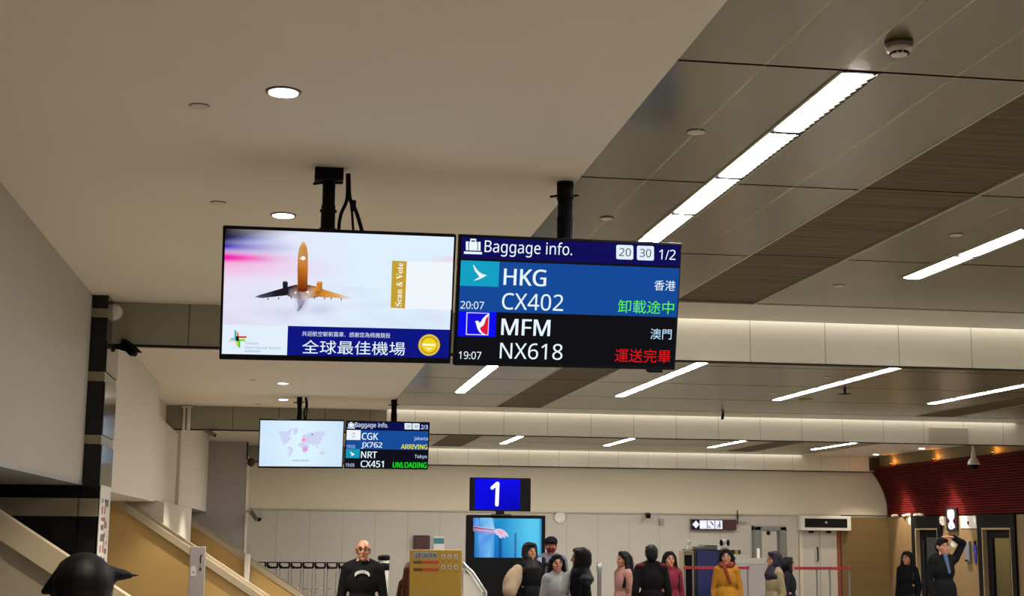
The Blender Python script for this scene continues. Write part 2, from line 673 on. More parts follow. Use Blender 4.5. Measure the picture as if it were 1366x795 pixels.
# curved red louvre frieze over the wood wall, with olive fascia above
b = MB()
prof = []
N = 22
for i in range(N + 1):
    t = i / N
    z = 3.40 - t * (3.40 - 2.27)
    x = 13.95 + .45 * math.sin(PI / 2 * min(1, t * 1.15)) ** 0.8
    prof.append((x, z))
pp = []
for (xa, za), (xb, zb_) in zip(prof, prof[1:]):
    pp += [(xa, za), (xb - .0, zb_ + .012), (xb + .05, zb_ + .004)]
pp = [(14.0, 3.45), (13.95, 3.43)] + pp + [(14.75, 2.255), (14.75, 3.45)]
b.prism([(q[0], q[1]) for q in pp], 'y', 20.0, YB - .01, M_red)
struct('wall_louvres', b)
b = MB()
b.box(14.1, 14.3, 20.0, YB - .01, 3.38, ZC, M_olive)
struct('wall_fascia', b)
b = MB()
b.box(13.9, 14.12, YB - .35, YB - .005, 3.36, 3.66, mat('dark_brown_end', (0.02, 0.012, 0.01), 0.5))
struct('trim_4', b)

# doorways in the wood wall
for n, (ya, yb) in enumerate((D1, D2)):
    b = MB()
    for y0, y1 in ((ya - .02, ya + .16), (yb - .16, yb + .02)):
        b.box(XR - .05, XR + .17, y0, y1, 0, 2.26, M_black, bev=0.006)
    b.box(XR - .05, XR + .17, ya + .16, yb - .16, 1.99, 2.26, M_black, bev=0.006)
    for y0, y1 in ((ya + .16, ya + .2), (yb - .2, yb - .16)):
        b.box(XR - .04, XR + .12, y0, y1, 0, 1.99, mat('door_trim', (0.3, 0.22, 0.12), 0.4))
    b.box(XR - .04, XR + .12, ya + .2, yb - .2, 1.95, 1.99, MATS['door_trim'])
    o = struct('door_%d' % (n + 1), b)
    b = MB()
    b.box(XR + .06, XR + .12, ya + .2, ya + .42, 0, 1.95, M_black, bev=0.004)
    b.box(XR + .06, XR + .12, yb - .42, yb - .2, 0, 1.95, M_black, bev=0.004)
    b.box(XR + .06, XR + .12, ya + .42, yb - .42, 1.78, 1.95, M_black, bev=0.004)
    b.build('door_lining', o)

for n, y in enumerate((31.3, 28.0)):  # unseen lamps added to brighten the dark interiors behind the doorways
    t = thing('added_door_lamp', ('added unseen lamp inside the left black doorway', 'added unseen lamp inside the right black doorway')[n], 'ceiling light', (15.2, y, 2.4), 0, 'added doorway lamps')
    b = MB()
    b.lathe([(.05, -.03), (.08, -.02), (.085, -.0005)], M_wplastic)
    b.build('shade', t)
    ld = bpy.data.lights.new('added_door_light', 'POINT')
    ld.energy = 14
    ld.color = (1, .85, .55)
    ld.shadow_soft_size = .05
    lo = bpy.data.objects.new('glow', ld)
    COL.objects.link(lo)
    lo.parent = t
    lo.location = (0, 0, -.1)

# double door in the back wall, under a projecting header box with a black sign
b = MB()
M_door = mat('door_paint', (0.5, 0.46, 0.39), 0.45, noise=0.03)
b.box(12.16, 12.24, YB - .02, YB + .06, 0, 1.93, mat('door_jamb', (0.62, 0.56, 0.43), 0.5))
b.box(13.10, 13.19, YB - .02, YB + .06, 0, 1.93, mat('door_jamb_red', (0.24, 0.06, 0.03), 0.5))
o = struct('door_3', b)
for x0, x1, hx in ((12.24, 12.665, 12.6), (12.675, 13.10, 12.72)):
    b = MB()
    b.box(x0, x1, YB - .01, YB + .05, 0.01, 1.925, M_door, bev=0.004)
    b.box(x0 + .06, x1 - .06, YB - .016, YB - .008, 1.0, 1.02, M_grey)
    leaf = b.build('door_leaf', o)
    if hx < 12.65:
        b = MB()
        b.tube([(hx, YB - .02, 1.2), (hx, YB - .06, 1.22), (hx, YB - .06, 1.5), (hx, YB - .02, 1.52)], .018, M_black)
        b.build('door_handle', leaf)
    b = MB()
    b.box((x0 + x1) / 2 - .05, (x0 + x1) / 2 + .06, YB - .05, YB - .005, 1.86, 1.915, M_black)
    b.build('door_closer', leaf)
# metal seams are part of the panels; header box
hd = thing('door_header_sign', 'white header box with black sign face above the white double door', 'sign', (12.75, YB - .03, 1.92))
b = MB()
b.box(-.63, .63, -.22, .0, 0, .345, M_wplastic, bev=0.01)
b.build('header_box', hd)
b = MB()
b.box(-.53, .53, -.228, -.218, .07, .28, mat('black_sign_face', (0.005, 0.005, 0.006), 0.5, spec=0.2))
b.box(-.02, -.005, -.232, -.226, .17, .21, M_wplastic)
b.box(.005, .02, -.232, -.226, .17, .21, M_wplastic)
b.build('sign_face', hd)


# ------------------------------------------------------------------ ceiling lights
def make_lamp():
    t = thing('strip_light', '', 'ceiling light')
    f = MB()
    for sx in (-1, 1):
        f.box(sx * .082 - .006, sx * .082 + .006, 0, 4.56, -.008, -.0005, M_edge)
    for k in range(6):
        y = k * .91
        f.box(-.076, .076, y - (.016 if 0 < k < 5 else .004), y + .018, -.0125 if 0 < k < 5 else -.004, -.0005, mat('louvre_divider', (0.02, 0.018, 0.014), 0.8, spec=.1))
    f.build('frame', t)
    for k in range(5):
        d = MB()
        d.prism([(.066 * math.cos(PI * q / 10), -.0005 - .009 * math.sin(PI * q / 10) ** .7) for q in range(11)], 'y', k * .91 + .020, k * .91 + .893, M_glow)
        d.build('diffuser', t)
    for k in range(5):
        l = MB()
        y0 = k * .91 + .02
        pts = []
        for q in range(14):
            pts += [(.068, y0 + q * .0625), (.052, y0 + q * .0625 + .05)]
        pts += [(.068, y0 + 14 * .0625), (.076, y0 + 14 * .0625), (.076, y0)]
        l.prism(pts, 'z', -.0135, -.0105, mat('louvre_metal', (0.03, 0.027, 0.02), 0.7, spec=.1))
        l.prism([(.0735, y0), (.0735, y0 + .875), (.076, y0 + .875), (.076, y0)], 'z', -.0108, -.0005, MATS['louvre_metal'])
        l.build('louvre', t)
    return t


lamp0 = make_lamp()
ordx = ['first', 'second', 'third', 'fourth', 'fifth']
baytxt = {0: 'behind the viewer', 1: 'nearest ceiling bay', 2: 'middle ceiling bay', 3: 'farthest ceiling bay'}
bayy = {0: -5.4, 1: 5.5, 2: 15.16, 3: 26.35}
first = True
for k in range(4):
    for i, x in enumerate(LX):
        if (k, i) in ((0, 1), (0, 3), (0, 4), (1, 3)):
            continue
        o = lamp0 if first else dup(lamp0)
        first = False
        o.location = (x, bayy[k], ZC)
        o['label'] = 'long white strip light, %s row from the left, %s' % (ordx[i], baytxt[k])
        o['group'] = 'strip lights in the grey ceiling'


def make_down(spot=False):
    t = thing('downlight', '', 'ceiling light')
    r = MB()
    r.lathe([(.062, -.001), (.064, -.008), (.078, -.006), (.080, -.0005)], mat('downlight_rim', (0.09, 0.08, 0.07), 0.35), n=32)
    r.build('rim', t)
    g = MB()
    g.lathe([(.0635, -.0095), (.0635, -.0005)], M_down, n=32)
    g.build('lens', t)
    return t


dl0 = make_down()
dls = [((-.077, 6.217), 'round downlight in the white ceiling, the largest and nearest, above the advert screen'),
       ((-.082, 8.758), 'round downlight in the white ceiling just behind the pole of the advert screen'),
       ((-.105, 19.048), 'small round downlight in the white ceiling above the world map screen, nearer of the two'),
       ((-.105, 21.405), 'small round downlight in the white ceiling beside the map screen pole, farther of the two'),
       ((-.08, 3.67), 'round downlight in the white ceiling above the viewer, out of the picture'),
       ((-.08, 1.1), 'round downlight in the white ceiling behind the viewer, out of the picture'),
       ((-.08, 11.3), 'round downlight in the white ceiling hidden behind the advert screen'),
       ((-.08, 14.35), 'round downlight beyond the nearer beam, hidden behind the advert screen'),
       ((-.08, 25.0), 'round downlight beyond the farther beam, hidden behind the map screen'),
       ((13.66, 32.3), 'small downlight in the far right ceiling, beside the left tip of the red louvres'),
       ((13.66, 29.8), 'small downlight in the far right ceiling, right of the one by the louvre tip')]
for i, ((x, y), lb) in enumerate(dls):
    o = dl0 if i == 0 else dup(dl0)
    o.location = (x, y, ZC)
    o['label'] = lb
    o['group'] = 'round ceiling downlights'
    if True:
        ld = bpy.data.lights.new('downlight_beam', 'SPOT')
        ld.energy = 620 if x > 13 else (420 if y > 12 else (260 if y > 8 else 150))
        ld.color = (1, .9, .75)
        ld.spot_size = math.radians(42 if x > 13 else 95)
        ld.spot_blend = .35
        ld.shadow_soft_size = .05
        lo = bpy.data.objects.new('beam', ld)
        COL.objects.link(lo)
        lo.parent = o
        lo.location = (0, 0, -.03)
        if x > 13:
            lo.rotation_euler = (0, math.radians(-19), 0)

# orange lamps on the ledge behind the frieze
for i, y in enumerate((32.3, 30.0, 27.3, 24.7)):
    t = thing('ledge_lamp', 'small orange uplight on the louvre ledge, %s from the left' % ordx[i], 'lamp', (14.03, y, 3.45), 0, 'orange ledge lamps')
    b = MB()
    b.lathe([(.045, 0), (.05, .02), (.04, .03)], M_black)
    b.build('housing', t)
    b = MB()
    b.lathe([(.038, .029), (.036, .036), (.02, .04)], M_orange)
    b.build('lens', t)
    ld = bpy.data.lights.new('ledge_lamp_light', 'POINT')
    ld.energy = 2.0
    ld.color = (1, .33, .05)
    ld.shadow_soft_size = .03
    lo = bpy.data.objects.new('glow', ld)
    COL.objects.link(lo)
    lo.parent = t
    lo.location = (-.01, -.02, .09)


# small ceiling discs, detector, sprinklers
def make_disc():
    b = MB()
    b.lathe([(.036, -.0075), (.042, -.0065), (.044, -.003)], mat('disc_plastic', (0.5, 0.455, 0.38), 0.6), n=28)
    b.lathe([(.044, -.003), (.047, -.0005)], mat('disc_rim', (0.03, 0.025, 0.02), 0.7), n=28)
    o = b.build('ceiling_disc')
    return tag(o, '', 'ceiling fitting')


dc = make_disc()
for i, (x, y, lb) in enumerate([(-.458, 6.506, 'flat round cap on the white ceiling left of the nearest downlight'),
                                (-.463, 8.492, 'flat round cap on the white ceiling left of the second downlight'),
                                (1.888, 6.5, 'flat round cap on the grey ceiling left of the bright strip light'),
                                (1.883, 8.467, 'flat round cap on the grey ceiling right of the baggage screen pole'),
                                (4.185, 8.509, 'flat round cap on the grey ceiling between dark strip and right strip light'),
                                (4.171, 10.477, 'flat round cap on the grey ceiling near the beam, left of right strip light'),
                                (-.495, 18.76, 'small round cap on the white ceiling left of the downlight below the advert screen'),
                                (-.48, 22.28, 'small round cap on the white ceiling close to the farther beam'),
                                (6.466, 18.74, 'small round cap on the middle grey ceiling, left of the long strip light'),
                                (6.452, 16.7, 'small round cap on the middle grey ceiling just behind the nearer beam')]):
    o = dc if i == 0 else dup(dc)
    o.location = (x, y, ZC)
    o['label'] = lb
    o['group'] = 'round caps on the ceiling'

t = thing('smoke_detector', 'white round smoke detector hanging from the grey ceiling at the top right', 'smoke detector', (2.318, 5.13, ZC))
b = MB()
b.lathe([(.05, -.016), (.056, -.012), (.056, -.0005)], mat('detector_base', (0.12, 0.1, 0.07), 0.5))
b.build('base', t)
b = MB()
b.lathe([(.018, -.055), (.03, -.052), (.036, -.04), (.048, -.034), (.05, -.022), (.046, -.016)], mat('detector_body', (0.62, 0.56, 0.46), 0.45))
b.build('body', t)
b = MB()
for k in range(10):
    a = 2 * PI * k / 10
    mx = Matrix.Rotation(a, 4, 'Z')
    b.box(.031, .0372, -.008, .008, -.049, -.042, M_black, mx=mx)
b.build('vent', t)

t = thing('ceiling_sprinkler', 'small dark sprinkler head under the middle grey ceiling beside the strip light', 'sprinkler', (7.218, 18.02, ZC))
b = MB()
b.cyl((0, 0, -.06), (0, 0, -.0005), .018, M_black)
b.build('stem', t)
b = MB()
b.lathe([(.01, -.075), (.085, -.066), (.085, -.062), (.01, -.06)], M_black)
b.build('deflector', t)
b = MB()
b.prism([(6.75, ZC - .11), (6.785, ZC - .105), (6.80, ZC - .0005), (6.765, ZC - .0005)], 'y', 22.0, 22.04, M_black)
tag(b.build('ceiling_tag'), 'small black tag hanging from the middle grey ceiling near the farther beam', 'ceiling fitting')
b = MB()
b.lathe([(.05, -.02), (.1, -.015), (.105, -.0005)], mat('yellow_disc', (0.4, 0.3, 0.08), 0.5), mx=Matrix.Translation((7.25, 19.56, ZC)))
tag(b.build('ceiling_speaker'), 'yellowish round fitting on the middle grey ceiling below the long strip light', 'ceiling fitting')

t = thing('hanging_camera', 'pale cone shaped dome camera hanging before the red louvres', 'camera', (12.96, 26.0, ZC))
b = MB()
b.cyl((0, 0, -.22), (0, 0, -.0005), .02, M_wplastic)
b.lathe([(.115, -.54), (.11, -.48), (.05, -.40), (.022, -.2)], M_wplastic)
b.build('stem', t)
b = MB()
b.ell((0, 0, -.545), (.09, .09, .09), M_bezel)
b.build('dome', t)

# access hatch on the farther beam
b = MB()
b.box(10.62, 11.33, 22.875, 22.93, 3.36, 3.61, mat('hatch_paint', (0.6, 0.54, 0.42), 0.5), bev=0.006)
tag(b.build('access_hatch'), 'square pale access hatch on the farther ceiling beam at right', 'hatch')
# pale disc on the beam by the column
b = MB()
b.lathe([(.03, -.035), (.06, -.03), (.075, 0)], M_wplastic, mx=Matrix.Translation((-1.51, 12.495, 3.61)) @ Matrix.Rotation(-PI / 2, 4, 'X'))
tag(b.build('wall_speaker'), 'pale round speaker on the shaded beam beside the black column', 'speaker')
# vertical pipe in front of the farther beam
b = MB()
b.cyl((-1.55, 22.8, BZ - .02), (-1.55, 22.8, ZC - .002), .028, M_wplastic)
b.cyl((-1.62, 22.82, BZ - .02), (-1.62, 22.82, ZC - .002), .022, M_wplastic)
b.box(-1.66, -1.5, 22.77, 22.9, ZC - .04, ZC - .02, M_wplastic)
tag(b.build('drain_pipe'), 'pair of white vertical pipes at the left end of the farther beam', 'pipe')


# ------------------------------------------------------------------ hanging display screens
def glow_attr():
    mt = bpy.data.materials.new('screen_light')
    mt.use_nodes = True
    nt = mt.node_tree
    nt.nodes.remove(nt.nodes['Principled BSDF'])
    e = nt.nodes.new('ShaderNodeEmission')
    a = nt.nodes.new('ShaderNodeAttribute')
    a.attribute_name = 'Col'
    nt.links.new(a.outputs['Color'], e.inputs[0])
    nt.links.new(e.outputs[0], nt.nodes['Material Output'].inputs[0])
    return mt


def paint_attr():
    mt = bpy.data.materials.new('printed_face')
    mt.use_nodes = True
    nt = mt.node_tree
    a = nt.nodes.new('ShaderNodeAttribute')
    a.attribute_name = 'Col'
    nt.links.new(a.outputs['Color'], nt.nodes['Principled BSDF'].inputs['Base Color'])
    nt.nodes['Principled BSDF'].inputs['Roughness'].default_value = .6
    return mt


M_scr = glow_attr()
M_print = paint_attr()


class Plane:
    """a screen or board: knows its place in the hall and turns a point of the photograph into its own coordinates"""
    def __init__(s, X, Y, Z, tilt=0.0, yaw=0.0, roll=0.0):
        s.mx = Matrix.Translation((X, Y, Z)) @ Matrix.Rotation(yaw, 4, 'Z') @ Matrix.Rotation(tilt, 4, 'X') @ Matrix.Rotation(roll, 4, 'Y')
        s.inv = s.mx.inverted()

    def L(s, x, y):
        o = s.inv @ EYE
        d = s.inv.to_3x3() @ pix(x, y)
        p = o - d * (o.y / d.y)
        return (p.x, p.z)

    def poly(s, mb, pts, col, d, mt=None, f=None):
        mb.flat([s.L(*(f(p) if f else p)) for p in pts], col, d, mt or M_scr)

    def txt(s, mb, string, x0, x1, yt, yb, col, d=.004, w=0.0, mt=None, rot=False, slope=.035):
        style = 'sans'
        medium = w >= .012
        w = 0.0
        a = s.L(x0, yt)
        c = s.L(x0, yb)
        e = s.L(x1, (yt + yb) / 2 + slope * (x1 - x0))
        xa, xb = (a[0] + c[0]) / 2, e[0]
        if medium:
            k = (a[1] - c[1]) * .045
            mb.text(string, xa, xb - k, c[1], a[1], col, d, mt or M_scr, w, rot, 0.0, style)
            mb.text(string, xa + k * .5, xb - k * .5, c[1] + k * .3, a[1] - k * .3, col, d + .0002, mt or M_scr, w, rot, 0.0, style)
            mb.text(string, xa + k, xb, c[1], a[1], col, d + .0004, mt or M_scr, w, rot, 0.0, style)
        else:
            mb.text(string, xa, xb, c[1], a[1], col, d, mt or M_scr, w, rot, 0.0, style)


def make_display(name, label, P, W, H, bez, group):
    t = thing(name, label, 'screen', (0, 0, 0), 0, group)
    t.matrix_world = P.mx
    b = MB()
    b.box(-W / 2, W / 2, 0.0, .055, -H / 2, H / 2, M_bezel, bev=.006)
    b.box(-W / 2 + .12, W / 2 - .12, .054, .085, -H / 2 + .08, H / 2 - .1, M_bezel, bev=.01)
    b.build('casing', t)
    return t


WHITE = rgb(232, 246, 255)
NAVY = rgb(18, 14, 88)
BLUE = rgb(22, 74, 152)
DARK = rgb(20, 20, 24)
TEAL = rgb(20, 160, 195)


def fC(x0, y0, sc):
    return lambda p: (p[0] / sc + x0, p[1] / sc + y0)


def mixc(a, c, t):
    t = max(0, min(1, t))
    return tuple(a[i] + (c[i] - a[i]) * t for i in range(3))


def suitcase(P, mb, x0, y0, x1, y1, f=None):
    w, h = x1 - x0, y1 - y0
    def q(u, v): return (x0 + w * u, y0 + h * v + .035 * w * u)
    for a, c in ((0.0, .17), (.22, .78), (.83, 1.0)):
        P.poly(mb, [q(a, .25), q(c, .25), q(c, 1), q(a, 1)], WHITE, .004)
    for poly in ([(.3, .26), (.3, .02), (.38, .02), (.38, .26)], [(.62, .26), (.62, .02), (.7, .02), (.7, .26)], [(.3, .14), (.3, 0), (.7, 0), (.7, .14)]):
        P.poly(mb, [q(*p) for p in poly], WHITE, .0045)
    P.poly(mb, [q(-.13, 1.1), q(1.1, 1.1), q(1.1, 1.3), q(-.13, 1.3)], WHITE, .004)


def chip(P, mb, x0, y0, x1, y1, s, tx):
    r = (x1 - x0) * .1
    pts = []
    for cx, cy, a0 in ((x1 - r, y0 + r, -90), (x1 - r, y1 - r, 0), (x0 + r, y1 - r, 90), (x0 + r, y0 + r, 180)):
        for k in range(4):
            a = math.radians(a0 + k * 30)
            pts.append((cx + r * math.cos(a), cy + r * math.sin(a) + .035 * (cx - x0)))
    P.poly(mb, pts, rgb(225, 240, 250), .004)
    P.txt(mb, s, *tx, rgb(25, 35, 45), .005, .0)


# ---- nearer pair
PA = Plane(.2305, 7.38, 2.9803, .2706, .06, -.0154)
PB = Plane(1.4534, 7.44, 2.993, .2425, .06, -.0125)
PCs = Plane(.1761, 20.85, 3.0135, .2676, .06, -.0132)
PD = Plane(1.4073, 20.92, 3.0213, .21, .06, -.0051)
GR = 'hanging flight information screens'

ta = make_display('advert_screen', 'large hanging screen showing an aircraft advert over clouds, left of the near pair', PA, 1.196, .6837, 0, GR)
mb = MB(col=True)


def sky(u, v):
    base = mixc(rgb(233, 226, 246), rgb(222, 240, 254), u * 1.6)
    n = .5 + .5 * math.sin(u * 17 + math.sin(v * 13) * 2) * math.sin(v * 21 + u * 9)
    if v < .45:
        base = mixc(base, rgb(205, 205, 235), .35 * n * (1 - v))
    # streaks of the sunset at the left
    def band(v0, h, c, reach, base):
        k = math.exp(-((v - v0) / h) ** 2) * max(0, 1 - u / reach) ** 1.1
        return mixc(base, c, k)
    base = band(.60, .10, rgb(243, 190, 225), .55, base)
    base = band(.705, .055, rgb(246, 40, 190), .34, base)
    base = band(.70, .03, rgb(240, 20, 170), .22, base)
    base = band(.82, .055, rgb(70, 40, 190), .34, base)
    base = band(.91, .045, rgb(60, 90, 215), .28, base)
    k = max(0, min(1, (1.09 - u * .55 - (1 - v) * 1.0 - .88) * 9)) * max(0, 1 - u / .42)
    base = mixc(base, rgb(35, 25, 45), k)
    if u > .87 and .63 < v < .8:
        base = mixc(base, rgb(240, 215, 228), .8 * (u - .87) / .13)
    # wake under the tail
    k = math.exp(-((u - (.345 - .05 * (.42 - v))) / .022) ** 2) * (1 if v < .36 else 0) * max(0, 1 - abs(v - .28) / .17)
    base = mixc(base, rgb(120, 115, 150), .75 * k)
    k = math.exp(-((u - .42) / .05) ** 2 - ((v - .18) / .05) ** 2) + .7 * math.exp(-((u - .27) / .05) ** 2 - ((v - .13) / .06) ** 2)
    base = mixc(base, rgb(195, 195, 225), .6 * k)
    return base


W2, H2 = 1.196 / 2, .6837 / 2
ix0, ix1, iz0, iz1 = -W2 + .012, W2 - .012, -H2 + .03, H2 - .014
zsplit = PA.L(340, 433.6)[1]
mb.gridpic(ix0, ix1, zsplit, iz1, sky, .001, M_scr, 120, 60)
xs_ = PA.L(383.3, 456)[0]
mb.flat([(ix0, iz0), (xs_, iz0), (xs_, zsplit), (ix0, zsplit)], rgb(226, 240, 252), .001, M_scr)
mb.flat([(xs_, iz0), (ix1, iz0), (ix1, zsplit), (xs_, zsplit)], rgb(14, 22, 128), .001, M_scr)
f1 = fC(290, 300, 4.269)
f2 = fC(290, 400, 4.269)
BR, OR, DK = rgb(95, 38, 12), rgb(214, 140, 52), rgb(30, 26, 34)
TAN = rgb(205, 150, 85)


def pp_(P, mb, f, pts, cols, d):
    P.poly(mb, pts, cols, d, f=f)


# wings
pp_(PA, mb, f1, [(455, 338), (455, 392), (400, 400), (330, 408), (255, 416), (212, 411), (235, 400), (330, 372), (400, 352)],
    [BR, BR, DK, DK, rgb(70, 72, 90), rgb(120, 120, 140), rgb(70, 68, 80), DK, DK], .002)
pp_(PA, mb, f1, [(512, 340), (560, 350), (620, 372), (700, 395), (762, 412), (755, 424), (690, 416), (600, 412), (512, 398)],
    [rgb(120, 65, 20), rgb(140, 80, 25), OR, rgb(225, 185, 130), rgb(220, 222, 232), rgb(225, 228, 238), rgb(215, 170, 110), OR, rgb(110, 60, 25)], .002)
# trailing roots and tail
pp_(PA, mb, f1, [(405, 360), (455, 345), (515, 345), (560, 355), (590, 390), (570, 412), (500, 420), (470, 430), (440, 418), (400, 405)],
    [DK, BR, BR, OR, rgb(200, 150, 80), rgb(150, 95, 40), rgb(205, 195, 190), rgb(150, 140, 150), rgb(190, 180, 185), rgb(80, 70, 75)], .0025)
pp_(PA, mb, f2, [(452, 0), (500, 0), (492, 20), (480, 45), (462, 66), (450, 60), (462, 30)],
    [rgb(170, 160, 180), rgb(170, 160, 185), rgb(150, 140, 165), rgb(110, 105, 140), rgb(120, 115, 150), rgb(180, 175, 205), rgb(150, 145, 170)], .0025)
# fuselage
pp_(PA, mb, f1, [(457, 375), (456, 250), (458, 170), (466, 130), (480, 102), (490, 95), (499, 102), (510, 130), (515, 170), (515, 250), (512, 375), (485, 382)],
    [rgb(110, 35, 10), rgb(190, 105, 30), rgb(205, 150, 90), TAN, rgb(222, 170, 115), rgb(228, 185, 135), rgb(222, 170, 115), rgb(200, 135, 60),
     rgb(190, 130, 70), rgb(200, 120, 35), rgb(110, 40, 12), rgb(90, 25, 8)], .0035)
mb.disc(*PA.L(290 + 488 / 4.269, 300 + 189 / 4.269), .012, .010, rgb(255, 250, 240), .004, M_scr)
mb.disc(*PA.L(290 + 474 / 4.269, 300 + 191 / 4.269), .006, .004, rgb(240, 215, 190), .0042, M_scr)
mb.disc(*PA.L(290 + 514 / 4.269, 300 + 382 / 4.269), .007, .006, rgb(255, 245, 225), .004, M_scr)
mb.disc(*PA.L(290 + 444 / 4.269, 300 + 385 / 4.269), .006, .005, rgb(235, 225, 215), .004, M_scr)
# engines
pp_(PA, mb, f1, [(371, 328), (376, 320), (395, 320), (401, 328), (399, 380), (392, 396), (380, 396), (373, 380)], DK, .004)
mb.disc(*PA.L(290 + 386 / 4.269, 300 + 325 / 4.269), .008, .0035, rgb(85, 80, 95), .0045, M_scr)
pp_(PA, mb, f1, [(566, 328), (571, 321), (592, 321), (598, 328), (596, 372), (578, 392), (556, 386), (560, 370)],
    [OR, OR, OR, rgb(190, 115, 40), rgb(180, 105, 35), rgb(130, 75, 30), rgb(150, 90, 35), OR], .004)
mb.disc(*PA.L(290 + 582 / 4.269, 300 + 326 / 4.269), .008, .0035, rgb(238, 185, 110), .0045, M_scr)
for px_, py_ in ((288, 414), (348, 412), (420, 408), (610, 412), (648, 412), (705, 418), (552, 410)):
    pp_(PA, mb, f1, [(px_ - 3, py_), (px_ + 3, py_), (px_ + 2, py_ + 13), (px_ - 2, py_ + 13)], rgb(70, 55, 45), .0028)
# card with the gold strip (the code on it is left blank)
PA.poly(mb, [(523, 347.8), (542.6, 348.4), (540.2, 411.2), (521, 410.2)], rgb(196, 160, 52), .003)
PA.poly(mb, [(542.6, 348.4), (604.2, 350), (602, 413), (540.2, 411.2)], rgb(240, 246, 252), .003)
a0, a1 = PA.L(527, 408.3), PA.L(538, 350.8)
mb.text('Scan & Vote', a0[0], a1[0], a0[1], a1[1], rgb(252, 248, 235), .004, M_scr, 0.0, rot=True, style='serif')
# headline
PA.txt(mb, '全球最佳機場', 403, 540.3, 453.2, 471.6, WHITE, .003, .006, slope=.03)
PA.txt(mb, '共迎航空嶄新篇章．感謝您為桃機競投', 403, 520.6, 441.4, 448.2, rgb(220, 230, 250), .003, .002, slope=.03)
# medal
cx, cz = PA.L(572.4, 460.2)
for r, c, d in ((.0575, rgb(205, 170, 40), .002), (.053, rgb(250, 230, 120), .0025), (.0505, rgb(214, 180, 45), .003), (.037, rgb(240, 214, 30), .0035)):
    mb.disc(cx, cz, r, r, c, d, M_scr, 40)
for k in range(26):
    a = 2 * PI * k / 26
    if abs(math.sin(a)) > .3:
        mb.disc(cx + .0438 * math.cos(a), cz + .0438 * math.sin(a), .0028, .0034, rgb(110, 90, 20), .0038, M_scr, 6)
for k in range(8):
    mb.flat([(cx - .034 + k * .0086, cz - .004), (cx - .0275 + k * .0086, cz - .004), (cx - .0275 + k * .0086, cz + .0075), (cx - .034 + k * .0086, cz + .0075)],
            rgb(255, 255, 245), .004, M_scr)
mb.flat([(cx - .02, cz - .012), (cx, cz - .018), (cx + .02, cz - .012), (cx + .006, cz - .0215), (cx, cz - .027), (cx - .006, cz - .0215)], rgb(255, 255, 245), .004, M_scr)
# airport logo
for pts, c, d in (([(97, 172), (108, 172), (108, 236), (97, 236)], rgb(60, 178, 190), .002), ([(75, 217), (112, 217), (112, 228), (75, 228)], rgb(110, 195, 205), .0022),
                  ([(110, 184), (121, 184), (121, 226), (110, 226)], rgb(240, 110, 75), .0024), ([(112, 206), (166, 206), (166, 217), (112, 217)], rgb(216, 70, 62), .0026),
                  ([(62, 230), (112, 230), (112, 239), (62, 239)], rgb(240, 205, 160), .002), ([(106, 222), (132, 222), (158, 222), (158, 236), (106, 236)], rgb(150, 215, 90), .0023),
                  ([(118, 222), (130, 222), (130, 272), (118, 272)], rgb(90, 200, 60), .0028), ([(106, 230), (118, 230), (118, 262), (106, 262)], rgb(225, 215, 60), .0021),
                  ([(105, 206), (122, 206), (122, 234), (105, 234)], rgb(40, 25, 20), .003)):
    PA.poly(mb, pts, c, d, f=f2)
GT = rgb(140, 165, 195)
PA.txt(mb, 'Taoyuan', 326.5, 345, 455.6, 460.4, GT, .002)
PA.txt(mb, 'International Airport', 326.3, 374.4, 461.2, 466.2, GT, .002)
PA.txt(mb, '桃園國際機場', 326.3, 347, 466.8, 469.6, GT, .002)
mb.build('screen', ta).location = (0, 0, 0)

tb = make_display('baggage_screen', 'large hanging baggage screen listing HKG and MFM, right of the near pair', PB, 1.22, .6905, 0, GR)
mb = MB(col=True)
W2, H2 = .61, .34525
mb.flat([(-W2 + .01, -H2 + .02), (W2 - .01, -H2 + .02), (W2 - .01, H2 - .012), (-W2 + .01, H2 - .012)], rgb(18, 18, 22), .001, M_scr)
P = PB
f3 = fC(610, 310, 4.406)
f4 = fC(610, 400, 4.406)
zl = P.L(616, 344)[1]
mb.flat([(-W2 + .012, zl), (W2 - .014, zl), (W2 - .014, H2 - .014), (-W2 + .012, H2 - .014)], NAVY, .0015, M_scr)
za, zb_ = P.L(615.7, 347.2)[1], P.L(613.5, 414.8)[1]
xr = P.L(904.5, 390)[0]
mb.flat([(-W2 + .012, zb_), (xr, zb_), (xr, za), (-W2 + .012, za)], BLUE, .0015, M_scr)
suitcase(P, mb, 621.3, 318, 640.8, 333.8)
P.txt(mb, 'Baggage info.', 646.3, 763.2, 319.4, 341.2, WHITE, .004, .004)
chip(P, mb, 821.8, 326.4, 844.5, 345.6, '20', (825.8, 841.3, 330.8, 341.4))
chip(P, mb, 849.4, 327.5, 872.1, 346.8, '30', (853.2, 868.2, 331.8, 342.6))
P.txt(mb, '1/2', 879, 901, 332.4, 346, WHITE, .004, .004)
xa, xb = P.L(615, 365)[0], P.L(665.6, 365)[0]
zt, zb2_ = P.L(615.7, 347.2)[1], P.L(615, 381)[1]
mb.flat([(-W2 + .012, zb2_), (xb, zb2_), (xb, zt), (-W2 + .012, zt)], TEAL, .002, M_scr)
wing = [(92, 190), (98, 193), (110, 212), (124, 228), (145, 243), (174, 252), (150, 265), (122, 278), (94, 284), (112, 272), (130, 262), (121, 250), (106, 230), (97, 210)]
P.poly(mb, wing, WHITE, .003, f=f3)
P.txt(mb, 'HKG', 671.8, 728.6, 357.8, 380.2, WHITE, .004, .012)
P.txt(mb, 'CX402', 669.6, 751.2, 390.4, 412.6, WHITE, .004, .004)
P.txt(mb, '20:07', 614.2, 645.4, 401.4, 411.6, WHITE, .004, .004)
P.txt(mb, '香港', 872.6, 900.6, 373.6, 387.2, WHITE, .004, .006)
